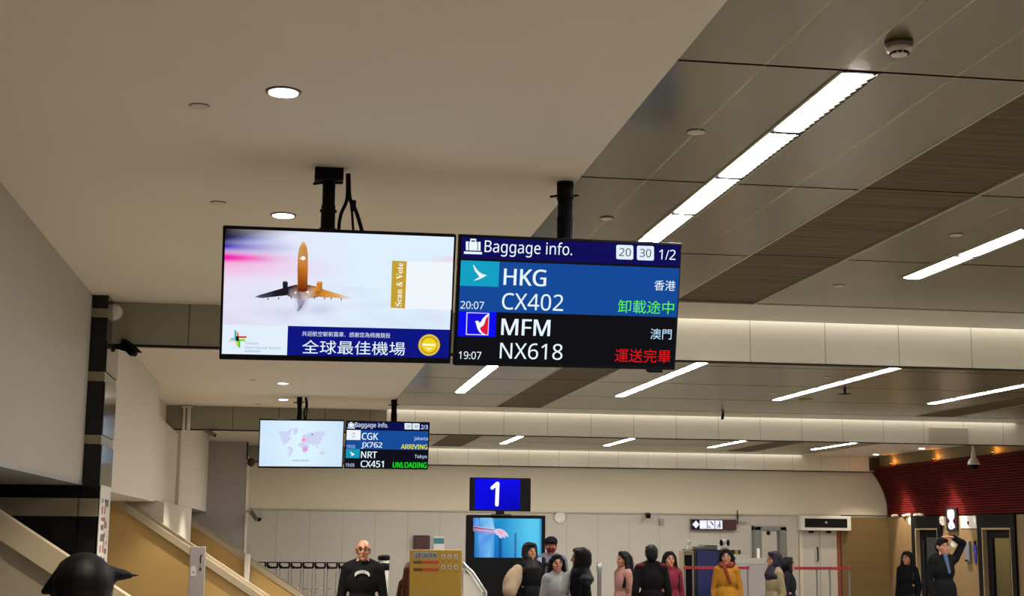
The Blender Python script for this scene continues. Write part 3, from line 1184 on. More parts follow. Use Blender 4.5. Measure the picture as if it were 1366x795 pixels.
P.txt(mb, '卸載途中', 824.2, 898.8, 399.4, 417, rgb(92, 245, 62), .004, .003, slope=.03)
xb4 = P.L(661.6, 432)[0]
z0, z1 = P.L(613, 448.2)[1], P.L(613.4, 414.8)[1]
mb.flat([(-W2 + .012, z0), (xb4, z0), (xb4, z1), (-W2 + .012, z1)], rgb(14, 14, 240), .002, M_scr)
sq = [(54, 72), (188, 77), (182, 208), (50, 205)]
P.poly(mb, sq, rgb(215, 222, 250), .0025, f=f4)
P.poly(mb, [(59, 77), (184, 81), (178, 203), (55, 200)], rgb(24, 16, 225), .003, f=f4)
P.poly(mb, [(184, 83), (178, 203), (160, 198), (143, 185), (133, 165), (148, 152), (157, 128), (170, 105)], rgb(226, 28, 62), .0035, f=f4)
P.poly(mb, [(185, 81), (183, 92), (166, 112), (158, 140), (150, 152), (134, 162), (134, 174), (145, 190), (162, 202), (176, 206), (150, 204), (130, 190), (118, 170), (112, 148),
            (108, 134), (104, 128), (112, 122), (124, 124), (128, 134), (138, 128), (150, 108), (168, 90)], rgb(248, 250, 255), .004, f=f4)
P.txt(mb, 'MFM', 668.6, 733.8, 424.8, 446.6, WHITE, .004, .012)
P.txt(mb, 'NX618', 666.8, 750.2, 456.8, 478.2, WHITE, .004, .004, slope=.027)
P.txt(mb, '19:07', 611.8, 641.8, 468.4, 478.6, WHITE, .004, .004, slope=.027)
P.txt(mb, '澳門', 867.4, 895.6, 438, 452.2, rgb(190, 225, 250), .004, .006, slope=.027)
P.txt(mb, '運送完畢', 820.2, 894.4, 464.6, 482.6, rgb(228, 18, 24), .004, .003, slope=.025)
mb.build('screen', tb).location = (0, 0, 0)
b = MB()
b.box(.46, .54, .0, .05, -.362, -.344, M_bezel, bev=.003)
b.build('bottom_tab', tb)

# ---- farther pair
tc_ = make_display('map_screen', 'hanging screen with a pale world map, left of the far pair', PCs, 1.2021, .7052, 0, GR)
mb = MB(col=True)
W2, H2 = .601, .3526
mb.gridpic(-W2 + .012, W2 - .014, -H2 + .028, H2 - .014,
           lambda u, v: mixc(rgb(196, 220, 252), rgb(222, 244, 255), 1.1 - 1.3 * abs(u - .5) - .3 * abs(v - .45)), .001, M_scr, 24, 14)
f5 = fC(340, 555, 10.6)
LAND = rgb(206, 214, 244)
for pts in ([(320, 255), (345, 205), (450, 222), (500, 180), (530, 178), (512, 235), (482, 285), (522, 310), (480, 348), (448, 388), (412, 398), (424, 422), (396, 398), (376, 340), (362, 262)],
            [(520, 176), (572, 170), (626, 186), (602, 230), (562, 276), (546, 240), (550, 200)],
            [(460, 432), (500, 430), (550, 470), (522, 520), (498, 558), (486, 596), (475, 545), (480, 492)],
            [(652, 340), (664, 298), (690, 258), (720, 262), (760, 242), (830, 226), (900, 216), (1000, 214), (988, 260), (978, 295), (955, 272), (952, 330), (922, 382), (884, 402), (892, 462),
             (868, 420), (850, 392), (830, 422), (800, 392), (760, 392), (730, 372), (664, 372)],
            [(630, 378), (680, 372), (750, 402), (772, 422), (746, 482), (702, 532), (680, 500), (664, 440), (622, 432), (612, 402)],
            [(905, 522), (950, 488), (985, 500), (992, 530), (962, 552), (912, 542)], [(660, 205), (676, 200), (680, 216), (664, 222)], [(930, 455), (965, 465), (985, 480), (940, 475)]):
    PCs.poly(mb, pts, LAND, .002, f=f5)
for x, y, r, c in ((700, 342, .0415, rgb(238, 190, 230)), (708, 466, .04, rgb(226, 170, 226)), (690, 335, .012, rgb(205, 90, 180)), (712, 466, .007, rgb(150, 60, 150)), (810, 258, .011, rgb(120, 80, 160))):
    cx, cz = PCs.L(340 + x / 10.6, 555 + y / 10.6)
    mb.disc(cx, cz, r, r, c, .003 + .0005 * (r < .02), M_scr, 20)
xx = 532
while xx < 768:
    w = random.choice((12, 18, 22))
    PCs.poly(mb, [(xx, 618), (xx + w, 618.5), (xx + w, 640), (xx, 639)], rgb(170, 185, 212), .002, f=f5)
    xx += w + 7
mb.build('screen', tc_).location = (0, 0, 0)

td = make_display('baggage_screen', 'hanging baggage screen listing CGK and NRT, right of the far pair', PD, 1.2151, .6913, 0, GR)
mb = MB(col=True)
W2, H2 = .6075, .3456
P = PD
mb.flat([(-W2 + .01, -H2 + .02), (W2 - .01, -H2 + .02), (W2 - .01, H2 - .012), (-W2 + .01, H2 - .012)], rgb(16, 16, 26), .001, M_scr)
zl = P.L(463, 572)[1]
mb.flat([(-W2 + .012, zl), (W2 - .014, zl), (W2 - .014, H2 - .014), (-W2 + .012, H2 - .014)], rgb(16, 14, 84), .0015, M_scr)
za, zb_ = P.L(462, 573.4)[1], P.L(461, 598.6)[1]
mb.flat([(-W2 + .012, zb_), (W2 - .02, zb_), (W2 - .02, za), (-W2 + .012, za)], rgb(24, 76, 152), .0015, M_scr)
suitcase(P, mb, 464.6, 562.9, 472.4, 569.4)
P.txt(mb, 'Baggage info.', 473.6, 517.6, 563, 571.4, WHITE, .004, .01, slope=.02)
chip(P, mb, 539.7, 564.2, 549.2, 572.5, '20', (541.6, 547.4, 566.4, 570.6))
chip(P, mb, 550.2, 564.5, 559.6, 572.8, '30', (552.2, 557.8, 566.8, 571))
P.txt(mb, '2/3', 561.6, 570.6, 566.8, 572.4, WHITE, .004, .01, slope=.02)
xb = P.L(481, 580)[0]
mb.flat([(-W2 + .012, P.L(461.5, 586.6)[1]), (xb, P.L(461.5, 586.6)[1]), (xb, za), (-W2 + .012, za)], rgb(238, 244, 250), .002, M_scr)
f6 = fC(455, 555, 10.6)
P.poly(mb, [(148, 262), (170, 240), (198, 222), (186, 238), (164, 252), (158, 264)], rgb(110, 100, 110), .003, f=f6)
P.poly(mb, [(146, 306), (166, 296), (192, 272), (184, 292), (162, 304)], rgb(130, 100, 95), .003, f=f6)
P.poly(mb, [(170, 262), (192, 254), (205, 252), (188, 262)], rgb(150, 140, 140), .003, f=f6)
xb = P.L(480, 604)[0]
z0, z1 = P.L(461, 610.8)[1], P.L(461, 598.6)[1]
mb.flat([(-W2 + .012, z0), (xb, z0), (xb, z1), (-W2 + .012, z1)], rgb(24, 150, 180), .002, M_scr)
P.poly(mb, [(122, 500), (150, 514), (196, 542), (140, 566), (148, 546), (136, 524)], WHITE, .003, f=f6)
P.txt(mb, 'CGK', 482.6, 504.4, 577.2, 586.4, WHITE, .004, .012, slope=.02)
P.txt(mb, 'JX762', 481.8, 510, 589.6, 598.4, WHITE, .004, .012, slope=.02)
P.txt(mb, '19:53', 462.2, 473.4, 593.2, 597.6, rgb(200, 220, 245), .004, .01, slope=.02)
P.txt(mb, 'NRT', 481.6, 503, 602, 610.8, WHITE, .004, .012, slope=.02)
P.txt(mb, 'CX451', 481, 511.9, 614.2, 623, WHITE, .004, .012, slope=.02)
P.txt(mb, '19:08', 460.9, 472.7, 617.8, 622.4, rgb(200, 220, 245), .004, .01, slope=.02)
P.txt(mb, 'Jakarta', 552.2, 570.6, 582.2, 588, rgb(200, 225, 250), .004, .01, slope=.02)
P.txt(mb, 'ARRIVING', 535, 570.2, 592.4, 598.8, rgb(240, 232, 40), .004, .012, slope=.02)
P.txt(mb, 'Tokyo', 553, 569.4, 606.2, 612.4, rgb(200, 225, 250), .004, .01, slope=.02)
P.txt(mb, 'UNLOADING', 523.9, 569.2, 616.2, 623.6, rgb(20, 240, 30), .004, .012, slope=.02)
mb.build('screen', td).location = (0, 0, 0)


# poles and cables
def pole(x, y, zbot, label, r=.034, flange=True):
    t = thing('mounting_pole', label, 'pole', (x, y, ZC), 0, 'black ceiling poles of the screens')
    b = MB()
    b.cyl((0, 0, zbot - ZC), (0, 0, -.03), r, M_black)
    b.cyl((0, 0, zbot - ZC), (0, 0, -.2), r + .004, M_black)
    b.build('shaft', t)
    b = MB()
    if flange:
        b.box(-.078, .075, -.05, .05, -.07, -.0008, M_black, bev=.006)
    else:
        b.cyl((0, 0, -.1), (0, 0, -.0008), r + .005, M_black)
    b.cyl((-.085, 0, -.085), (-.03, 0, -.075), .007, M_black, n=8)
    b.cyl((.03, 0, -.075), (.075, 0, -.07), .006, M_black, n=8)
    b.build('ceiling_flange', t)
    b = MB()
    for z in (-.23, -.33):
        b.cyl((-.045, 0, z), (.045, 0, z), .008, M_black, n=8)
    b.build('bolt', t)
    b = MB()
    b.box(-.045, .045, -.03, .035, zbot - ZC - .06, zbot - ZC + .22, M_black, bev=.006)
    b.build('mount_plate', t)
    return t


pole(.165, 7.57, 2.95, 'black pole with flange carrying the advert screen, beside the hanging cables')
pole(1.462, 7.62, 2.95, 'black pole carrying the near baggage screen with HKG', .042, False)
pole(.13, 21.015, 2.97, 'thin black pole carrying the far map screen', .034, False)
pole(1.503, 21.075, 2.97, 'thin black pole carrying the far baggage screen', .04, False)


def curve(p, n=14):
    # catmull-rom
    P = [Vector(q) for q in p]
    P = [2 * P[0] - P[1]] + P + [2 * P[-1] - P[-2]]
    out = []
    for i in range(1, len(P) - 2):
        for k in range(n):
            t = k / n
            a, b_, c, d = P[i - 1], P[i], P[i + 1], P[i + 2]
            out.append(.5 * ((2 * b_) + (c - a) * t + (2 * a - 5 * b_ + 4 * c - d) * t * t + (3 * b_ - a - 3 * c + d) * t ** 3))
    out.append(P[-2])
    return out


t = thing('cable_bundle', 'loose black cables hanging from the ceiling to the advert screen', 'cable', (.262, 7.57, ZC))
for pts, r in (([(.0, 0, -.02), (.0, 0, -.16), (-.03, 0, -.25), (-.035, .01, -.34), (.0, .0, -.46)], .0095),
               ([(.005, 0, -.02), (.015, 0, -.15), (.04, 0, -.2), (.07, 0, -.28), (.12, .0, -.46)], .011),
               ([(.0, 0, -.03), (.02, .005, -.17), (.03, 0, -.24), (.05, 0, -.46)], .007)):
    b = MB()
    b.tube(curve(pts), r, M_black)
    b.build('cable', t)
b = MB()
b.box(.02, .05, -.015, .015, -.225, -.165, M_black, bev=.006)
b.build('connector', t)
t = thing('cable_bundle', 'black cables beside the pole of the far map screen', 'cable', (.215, 21.05, ZC))
for pts, r in (([(.0, 0, -.0), (.01, 0, -.12), (-.015, 0, -.24), (.03, .0, -.42)], .013), ([(.01, 0, -.0), (.03, .005, -.1), (.02, 0, -.24), (.0, 0, -.42)], .01)):
    b = MB()
    b.tube(curve(pts), r, M_black)
    b.build('cable', t)


# ------------------------------------------------------------------ cameras and fittings on walls
def cctv(name, label, base, body0, body1, r, m_body, wall_n):
    t = thing(name, label, 'camera', base, 0)
    base = Vector(base)
    p0, p1 = Vector(body0) - base, Vector(body1) - base
    d = (p1 - p0).normalized()
    b = MB()
    q = d.to_track_quat('Y', 'Z').to_matrix().to_4x4()
    q.translation = p0
    L = (p1 - p0).length
    b.box(-r, r, 0, L, -r * .85, r * .85, m_body, bev=r * .25, mx=q)
    b.box(-r * 1.15, r * 1.15, -.01, L + .03, r * .85, r * 1.05, m_body, mx=q)
    b.build('housing', t)
    b = MB()
    b.cyl(p1 - d * .004, p1 + d * .012, r * .6, M_bezel)
    b.build('lens', t)
    b = MB()
    mid = p0 + (p1 - p0) * .3
    w = Vector(wall_n)
    b.tube(curve([Vector((0, 0, 0)), w * .04, (w * .06 + mid * .4) + Vector((0, 0, -.02)), mid]), .012, m_body)
    b.cyl(-w * .001, w * .015, .035, m_body)
    b.build('bracket', t)
    return t


cctv('security_camera', 'black security camera on a curved bracket on the granite column', (-1.508, 12.55, 3.31), (-1.42, 12.5, 3.345), (-1.315, 12.42, 3.25), .036, M_black, (1, 0, 0))
cctv('security_camera', 'small grey security camera under the farther beam at left', (-1.22, 22.95, BZ - .012), (-1.29, 22.9, 3.315), (-1.14, 22.8, 3.235), .03, mat('camera_grey', (0.2, 0.18, 0.15), 0.5), (0, 0, -1))
cctv('security_camera', 'white security camera on a dark arm at the left edge of the back wall', (-.862, 32.1, 2.2), (-.72, 32.0, 2.2), (-.58, 31.8, 2.03), .075, mat('camera_pale', (0.33, 0.31, 0.27), 0.5), (1, 0, 0))
cctv('security_camera', 'tiny dark security camera on the back wall trim above the dark haired man', (8.404, YB - .03, 2.25), (8.404, YB - .12, 2.24), (8.38, YB - .3, 2.2), .05, M_black, (0, -1, 0))
t = thing('alarm_bell', 'dark red round bell hanging on a cord beside the far map screen', 'alarm', (-.8, 31.97, 3.26))
b = MB()
b.ell((0, 0, 0), (.085, .06, .1), mat('dark_red_enamel', (0.07, 0.008, 0.01), 0.35))
b.build('bell', t)
b = MB()
b.tube([(-.05, .02, .02), (-.085, .02, .08), (-.085, .02, .43)], .014, M_black)
b.build('cord', t)
b = MB()
b.box(8.71, 8.82, YB - .05, YB + .018, 2.02, 2.16, mat('beige_speaker', (0.3, 0.26, 0.2), 0.5), bev=.008)
b.box(8.725, 8.805, YB - .056, YB - .048, 2.095, 2.14, M_grey)
b.box(8.725, 8.805, YB - .056, YB - .048, 2.035, 2.075, M_grey)
tag(b.build('wall_speaker'), 'small grey speaker box on the back wall panels left of the maroon sign', 'speaker')
b = MB()
b.lathe([(.1, -.05), (.13, -.04), (.15, -.0)], M_wplastic, mx=Matrix.Translation((6.325, YB + .018, 2.16)) @ Matrix.Rotation(-PI / 2, 4, 'X'))
tag(b.build('wall_clock'), 'pale round disc on the back wall above the seated crowd', 'wall fitting')
t = thing('antenna', 'thin dark aerial with curled wire at the right end of the maroon sign', 'antenna', (10.62, YB - .03, 2.1))
b = MB()
b.tube([(0, 0, -.05), (0, -.03, .05), (.0, -.03, .28)], .014, M_black)
b.build('rod', t)
b = MB()
b.tube(curve([(0, -.03, .05), (.06, -.05, .0), (.14, -.05, -.02), (.22, -.04, .0)]), .014, M_grey)
b.tube(curve([(0, -.03, .1), (.06, -.05, .15), (.12, -.04, .2)]), .008, M_grey)
b.build('wire', t)

# ------------------------------------------------------------------ staircases behind the left openings
def stair(Y, depth, p_top, p_bot, label, tan, capm, far=True, ct=.1):
    """p_top, p_bot: (x, z) of the sloping top edge of the parapet"""
    t = thing('staircase', label, 'stairs', (p_bot[0], Y, 0))
    dx, dz = p_bot[0] - p_top[0], p_bot[1] - p_top[1]
    sl = dz / dx
    x1 = p_bot[0]
    xfoot = x1 + (0.25 - p_bot[1]) / sl
    b = MB()
    def zt(x): return p_bot[1] + sl * (x - x1)
    xa = p_top[0]
    b.prism([(xa - x1, 0), (xfoot - x1, 0), (xfoot - x1, zt(xfoot) - .05), (xa - x1, zt(xa) - .05)], 'y', 0, .1, tan)
    b.build('side_panel', t)
    b = MB()
    b.prism([(xa - x1, zt(xa) - ct), (xfoot - x1, zt(xfoot) - ct), (xfoot - x1, zt(xfoot)), (xa - x1, zt(xa))], 'y', -.03, .13, capm)
    b.build('cap_rail', t)
    b = MB()
    n = int((xfoot - xa) / .28)
    for k in range(n):
        xs0 = xfoot - (k + 1) * .28
        b.box(xs0 - x1, xs0 + .28 - x1, .13, depth - .13, 0 if k < 1 else 0.17 * k - .02, .17 * (k + 1), mat('stair_tread', (0.3, 0.28, 0.24), 0.6))
    b.build('steps', t)
    if far:
        b = MB()
        b.prism([(xa - x1, 0), (xfoot - x1, 0), (xfoot - x1, zt(xfoot) - .05), (xa - x1, zt(xa) - .05)], 'y', depth - .1, depth, tan)
        b.prism([(xa - x1, zt(xa) - .1), (xfoot - x1, zt(xfoot) - .1), (xfoot - x1, zt(xfoot)), (xa - x1, zt(xa))], 'y', depth - .13, depth + .03, capm)
        b.build('far_side_panel', t)
    return t


M_panelg = mat('grey_stair_panel', (0.3, 0.25, 0.19), 0.5, noise=.05)
stair(9.6, 1.5, (-2.9, 2.6), (-1.318, 1.584), 'sloping stair side with pale cap before the black granite wall, nearest at left', M_panelg, M_cap, False, .17)
stair(19.6, 1.3, (-2.6, 2.45), (-1.2, 1.54), 'staircase with broad yellow tan side panel behind the granite column', M_tan, M_cap)
stair(27.6, 1.5, (-2.6, 2.52), (-.665, 1.27), 'farthest staircase with tan side panel beside the grey end wall', M_tan, M_cap)
# end post of the farthest stair
b = MB()
b.box(-.74, -.64, 27.35, 27.55, 0, 1.36, M_wplastic, bev=.02)
tag(b.build('stair_post'), 'pale post at the foot of the farthest staircase', 'post')

# notice on the column side
t = thing('notice_board', 'tall narrow white notice on the hall side of the black column', 'sign', (-1.508, 12.3, 1.1))
b = MB()
b.box(0, .012, -.12, .52, 0, 1.04, M_wplastic, bev=.003)
b.build('board', t)
mb = MB(col=True)
random.seed(3)
for colx, w, c0 in ((.02, .12, rgb(60, 60, 66)), (.25, .1, rgb(70, 64, 66))):
    z = .93
    while z > .08:
        h = random.choice((.03, .045, .06))
        c = rgb(170, 50, 55) if random.random() < .35 else c0
        for k in range(3):
            if random.random() < .8:
                a = colx + k * w * .75
                mb.flat([(a, z - h), (a + w * .55, z - h), (a + w * .55, z), (a, z)], c, .0, M_print)
        z -= h + .03
o = mb.build('notice_print', t)
o.rotation_euler = (0, 0, PI / 2)
o.location = (.0135, -.06, 0)

# directory panel at the stair
t = thing('direction_panel', 'grey standing panel with dark arrow marks in front of the tan staircase', 'sign', (-1.12, 19.3, 0))
b = MB()
b.box(-.1, .1, 0, .05, 0, 1.575, mat('grey_sign_face', (0.36, 0.33, 0.32), 0.5), bev=.006)
b.build('panel', t)
mb = MB(col=True)
mb.flat([(.03, 1.40), (.052, 1.44), (.06, 1.48), (.045, 1.47), (.03, 1.44)], rgb(20, 20, 22), .002, M_print)
mb.flat([(.035, 1.36), (.05, 1.36), (.05, 1.42), (.035, 1.42)], rgb(20, 20, 22), .0025, M_print)
mb.flat([(.03, 1.27), (.055, 1.27), (.055, 1.305), (.03, 1.305)], rgb(20, 20, 22), .002, M_print)
mb.flat([(.03, 1.32), (.05, 1.32), (.05, 1.332), (.03, 1.332)], rgb(150, 60, 60), .002, M_print)
mb.flat([(-.08, 1.2), (-.01, 1.2), (-.01, 1.31), (-.045, 1.34), (-.08, 1.31)], rgb(210, 208, 204), .002, M_print)
mb.flat([(-.055, 1.24), (-.035, 1.24), (-.045, 1.27)], rgb(30, 30, 32), .003, M_print)
o = mb.build('pictogram', t)

# ------------------------------------------------------------------ totem with number screen
t = thing('number_screen', 'small monitor showing a white 1 on blue, on top of the video totem', 'screen', (3.08, 21.0, 2.10))
b = MB()
b.box(-.45, .45, 0, .07, 0, .485, M_bezel, bev=.008)
b.build('casing', t)
b = MB()
b.box(-.06, .06, .0, .06, -.045, .01, M_bezel, bev=.004)
b.box(-.12, .16, -.02, .1, -.052, -.04, M_bezel)
b.build('stand', t)
mb = MB(col=True)
mb.flat([(-.375, .02), (.29, .02), (.29, .468), (-.375, .468)], [rgb(14, 14, 225), rgb(12, 10, 170), rgb(18, 14, 235), rgb(16, 14, 240)], .002, M_scr)


def stroke(mb, x0, z0, x1, z1, r, c, d):
    a = math.atan2(z1 - z0, x1 - x0)
    pts = [(x1 + r * math.cos(a - PI / 2 + PI * i / 8), z1 + r * math.sin(a - PI / 2 + PI * i / 8)) for i in range(9)]
    pts += [(x0 + r * math.cos(a + PI / 2 + PI * i / 8), z0 + r * math.sin(a + PI / 2 + PI * i / 8)) for i in range(9)]
    mb.flat(pts, c, d, M_scr)


stroke(mb, -.052, .095, -.044, .4, .027, (1, 1, 1), .003)
stroke(mb, -.052, .4, -.125, .335, .025, (1, 1, 1), .0032)
mb.build('screen', t)

t = thing('video_totem', 'tall black video totem showing a gloved hand on a blue picture', 'screen', (3.18, 21.05, 0))
b = MB()
b.box(-.58, .58, 0, .16, 0.0, 2.045, M_bezel, bev=.012)
b.box(-.66, .66, -.1, .3, 0, .05, M_bezel, bev=.012)
b.build('cabinet', t)
mb = MB(col=True)
PT = Plane(3.18, 21.05, 0)


def video(u, v):
    c = mixc(rgb(22, 130, 200), rgb(90, 200, 240), (u - .35) * 2.2)
    c = mixc(c, rgb(30, 70, 170), (.55 - v) * 1.1 * (1 - u))
    c = mixc(c, rgb(40, 150, 190), math.exp(-((u - .36) / .08) ** 2) * max(0, v - .5) * 1.6)
    if u < .3:
        c = mixc(c, rgb(120, 185, 240), .9 * (1 - abs(u - .2) / .2))
    if v < .62:
        for x0, w in ((.385, .02), (.61, .013)):
            c = mixc(c, rgb(16, 40, 110), .85 * math.exp(-((u - x0) / w) ** 2))
    if u > .95:
        c = mixc(c, rgb(15, 70, 130), (u - .95) * 14)
    return c


x0, z0 = PT.L(632.5, 743.5)
x1, z1 = PT.L(722.5, 692)
mb.gridpic(x0, x1, z0, z1, video, .002, M_scr, 60, 36)
f7 = fC(610, 630, 5.68)
PT.poly(mb, [(120, 345), (160, 345), (165, 400), (122, 415)], [rgb(60, 120, 215), rgb(100, 160, 235), rgb(120, 180, 240), rgb(70, 130, 220)], .003, f=f7)
PT.poly(mb, [(120, 405), (170, 412), (240, 425), (285, 432), (300, 455), (280, 470), (200, 460), (120, 448)],
    [rgb(170, 140, 200), rgb(215, 190, 225), rgb(225, 205, 235), rgb(220, 205, 240), rgb(200, 190, 235), rgb(140, 140, 210), rgb(150, 130, 200), rgb(120, 100, 170)], .004, f=f7)
PT.poly(mb, [(122, 412), (200, 424), (280, 434), (282, 440), (200, 432), (122, 424)], rgb(150, 60, 80), .0045, f=f7)
PT.poly(mb, [(280, 432), (320, 425), (355, 440), (378, 462), (388, 485), (380, 492), (366, 476), (362, 498), (352, 498), (345, 482), (336, 502), (322, 498), (310, 480), (290, 468)],
    rgb(222, 200, 228), .005, f=f7)
PT.poly(mb, [(300, 440), (330, 438), (350, 455), (340, 470), (312, 462)], rgb(236, 170, 200), .0055, f=f7)
PT.poly(mb, [(170, 345), (262, 345), (275, 400), (285, 432), (215, 424), (175, 400)], [rgb(110, 190, 240), rgb(130, 200, 242), rgb(150, 205, 245), rgb(170, 215, 248), rgb(130, 190, 240), rgb(90, 160, 230)], .0035, f=f7)
PT.poly(mb, [(160, 470), (262, 474), (255, 560), (250, 635), (180, 638), (165, 560)], [rgb(110, 170, 235), rgb(80, 150, 230), rgb(110, 185, 240), rgb(120, 195, 240), rgb(80, 150, 225), rgb(90, 150, 230)], .0035, f=f7)
o = mb.build('screen', t)

# ------------------------------------------------------------------ caution board
t = thing('caution_board', 'yellow caution board on a stand with red text and round pictograms', 'sign', (1.74, 17.0, 0))
b = MB()
b.box(-.305, .305, 0, .03, .98, 1.585, mat('yellow_board', (0.36, 0.21, 0.018), 0.5), bev=.006)
b.build('board', t)
for sx in (-.2, .2):
    b = MB()
    b.cyl((sx, .05, .02), (sx, .045, 1.1), .018, M_grey)
    b.box(sx - .03, sx + .03, -.2, .28, 0, .03, M_grey, bev=.006)
    b.build('leg', t)
mb = MB(col=True)
PU = Plane(1.74, 17.0, 0)
f8 = fC(530, 690, 9.107)
PU.poly(mb, [(200, 418), (480, 425), (480, 502), (198, 498)], rgb(150, 150, 148), .002, M_print, f=f8)
PU.txt(mb, '注意 CAUTION', 553.0, 581.8, 737.0, 744.2, rgb(40, 36, 40), .003, .02, mt=M_print, slope=.01)
random.seed(5)
for y0, y1 in ((530, 564), (616, 655)):
    x = 196
    while x < 484:
        w = 22
        c = rgb(60, 18, 10) if x < 300 else rgb(176, 30, 20)
        if not (300 < x < 315):
            PU.poly(mb, [(x, y0), (x + w, y0 + 1), (x + w, y1), (x, y1)], c, .002, M_print, f=f8)
            PU.poly(mb, [(x + 6, y0 + 10), (x + w - 5, y0 + 10), (x + w - 5, y0 + 15), (x + 6, y0 + 15)], rgb(176, 120, 30), .003, M_print, f=f8)
        x += w + 4
for r_, y in ((0, 475), (1, 603)):
    for c_, x in enumerate((560, 636, 714)):
        cx, cz = PU.L(530 + x / 9.107, 690 + y / 9.107)
        mb.disc(cx, cz, .028, .03, rgb(150, 140, 135), .002, M_print, 20)
        mb.disc(cx, cz, .022, .024, rgb(186, 168, 140), .0025, M_print, 18)
        mb.flat([(cx - .012, cz - .012), (cx + .012, cz - .012), (cx, cz + .014)], rgb(120, 50, 70) if (r_ + c_) % 2 else rgb(70, 60, 70), .003, M_print)
        mb.flat([(cx - .02, cz - .06), (cx + .02, cz - .06), (cx + .02, cz - .052), (cx - .02, cz - .052)], rgb(150, 80, 20), .002, M_print)
mb.build('lettering', t)

# silver bar at its right
t = thing('stroller', 'folded trolley with pale panel and silver bar right of the caution board', 'trolley', (2.15, 17.6, 0))
b = MB()
b.tube([(-.02, 0, 1.42), (.1, 0, 1.31), (.26, 0, 1.08), (.3, 0, .3), (.3, .3, .05)], .02, M_chrome)
b.tube([(-.02, .35, 1.42), (.1, .35, 1.31), (.26, .35, 1.08), (.3, .35, .3), (.3, .05, .05)], .02, M_chrome)
b.tube([(-.02, 0, 1.42), (-.02, .35, 1.42)], .02, M_chrome)
b.build('frame', t)
b = MB()
b.prism([(-.01, .7), (.22, .7), (.22, 1.05), (.08, 1.26), (-.01, 1.34)], 'y', .02, .33, M_wplastic)
b.build('panel', t)
b = MB()
b.cyl((.3, -.02, .05), (.3, .02, .05), .05, M_black)
b.cyl((.3, .33, .05), (.3, .37, .05), .05, M_black)
b.cyl((-.02, .1, .05), (-.02, .14, .05), .05, M_black)
b.box(-.04, 0, .1, .25, .05, .72, M_chrome)
b.build('wheels', t)

# dark red and teal notices on the back wall
t = thing('fire_hose_box', 'dark maroon box on the back wall above the caution board', 'wall box', (3.11, YB + .02, 1.35))
b = MB()
b.box(-.21, .16, -.16, 0, 0, .37, mat('maroon_box', (0.045, 0.012, 0.014), 0.4), bev=.01)
b.build('box', t)
b = MB()
b.box(-.18, .13, -.172, -.158, .03, .34, mat('maroon_door', (0.06, 0.014, 0.016), 0.4), bev=.006)
b.build('door', t)
b = MB()
b.box(3.36, 3.62, YB - .02, YB + .02, 1.30, 1.70, M_wplastic, bev=.004)
b.box(3.37, 3.61, YB - .026, YB - .018, 1.53, 1.66, mat('teal_print', (0.03, 0.2, 0.25), 0.5))
tag(b.build('wall_notice'), 'small white notice with teal band on the back wall right of the maroon box', 'sign')

# ------------------------------------------------------------------ luggage trolleys in a row
def make_cart():
    t = thing('luggage_trolley', '', 'trolley')
    b = MB()
    for x in (-.09, .09):
        b.tube(curve([(x, .0, 1.02), (x, .04, .6), (x, .10, .2), (x, .72, .14)], 5), .012, M_chrome)
    for z, y in ((.6, .04), (.25, .09), (.14, .72)):
        b.tube([(-.09, y, z), (.09, y, z)], .01, M_chrome)
    b.tube([(0, .1, .2), (0, .72, .14)], .01, M_chrome)
    b.build('frame', t)
    b = MB()
    b.tube(curve([(-.1, -.0, 1.145), (-.1, -.02, 1.06), (-.07, -.02, 1.035), (.07, -.02, 1.035), (.1, -.02, 1.06), (.1, -.0, 1.145)], 5), .021, M_black)
    b.box(-.112, -.045, -.06, .0, 1.02, 1.075, M_black, bev=.01)
    b.box(-.112, .112, -.01, .012, 1.128, 1.15, M_black, bev=.004)
    b.build('handle', t)
    for x, y in ((-.09, .12), (.09, .12), (0, .7)):
        b = MB()
        b.cyl((x - .015, y, .06), (x + .015, y, .06), .06, M_black)
        b.build('wheel', t)
    return t


c0 = make_cart()
for i in range(8):
    o = c0 if i == 0 else dup(c0)
    o.location = (-.5 + i * .247, 31.0, 0)
    o['label'] = 'luggage trolley with black handle in the nested row along the back wall'
    o['group'] = 'nested luggage trolleys'

# white post with black cap
t = thing('dispenser_post', 'slim white post with black cap and black band beside the bald man', 'post', (1.2, 18.0, 0))
b = MB()
b.lathe([(.12, 0), (.12, .03), (.07, .05), (.062, 1.2), (.062, 1.46)], M_wplastic)
b.build('post', t)
b = MB()
b.lathe([(.06, 1.44), (.074, 1.45), (.076, 1.49), (.055, 1.505)], M_black)
b.build('cap', t)
b = MB()
b.lathe([(.063, 1.32), (.071, 1.325), (.071, 1.405), (.063, 1.41)], M_black)
b.build('band', t)
# grey queue posts
for i, (px_, py_, Y, lb) in enumerate(((799.5, 751, 20, 'slim grey queue post right of the person in the long dark hood'), (844, 752, 22, 'slim grey queue post left of the man seen from behind'))):
    p = at(px_, py_, Y)
    t = thing('queue_post', lb, 'post', (p.x, p.y, 0), 0, 'grey queue posts')
    b = MB()
    b.lathe([(.17, 0), (.17, .015), (.05, .035), (.03, .05)], M_grey)
    b.build('base', t)
    b = MB()
    b.lathe([(.03, .04), (.03, p.z - .12), (.038, p.z - .11), (.038, p.z), (.01, p.z + .01)], M_grey)
    b.build('pole', t)

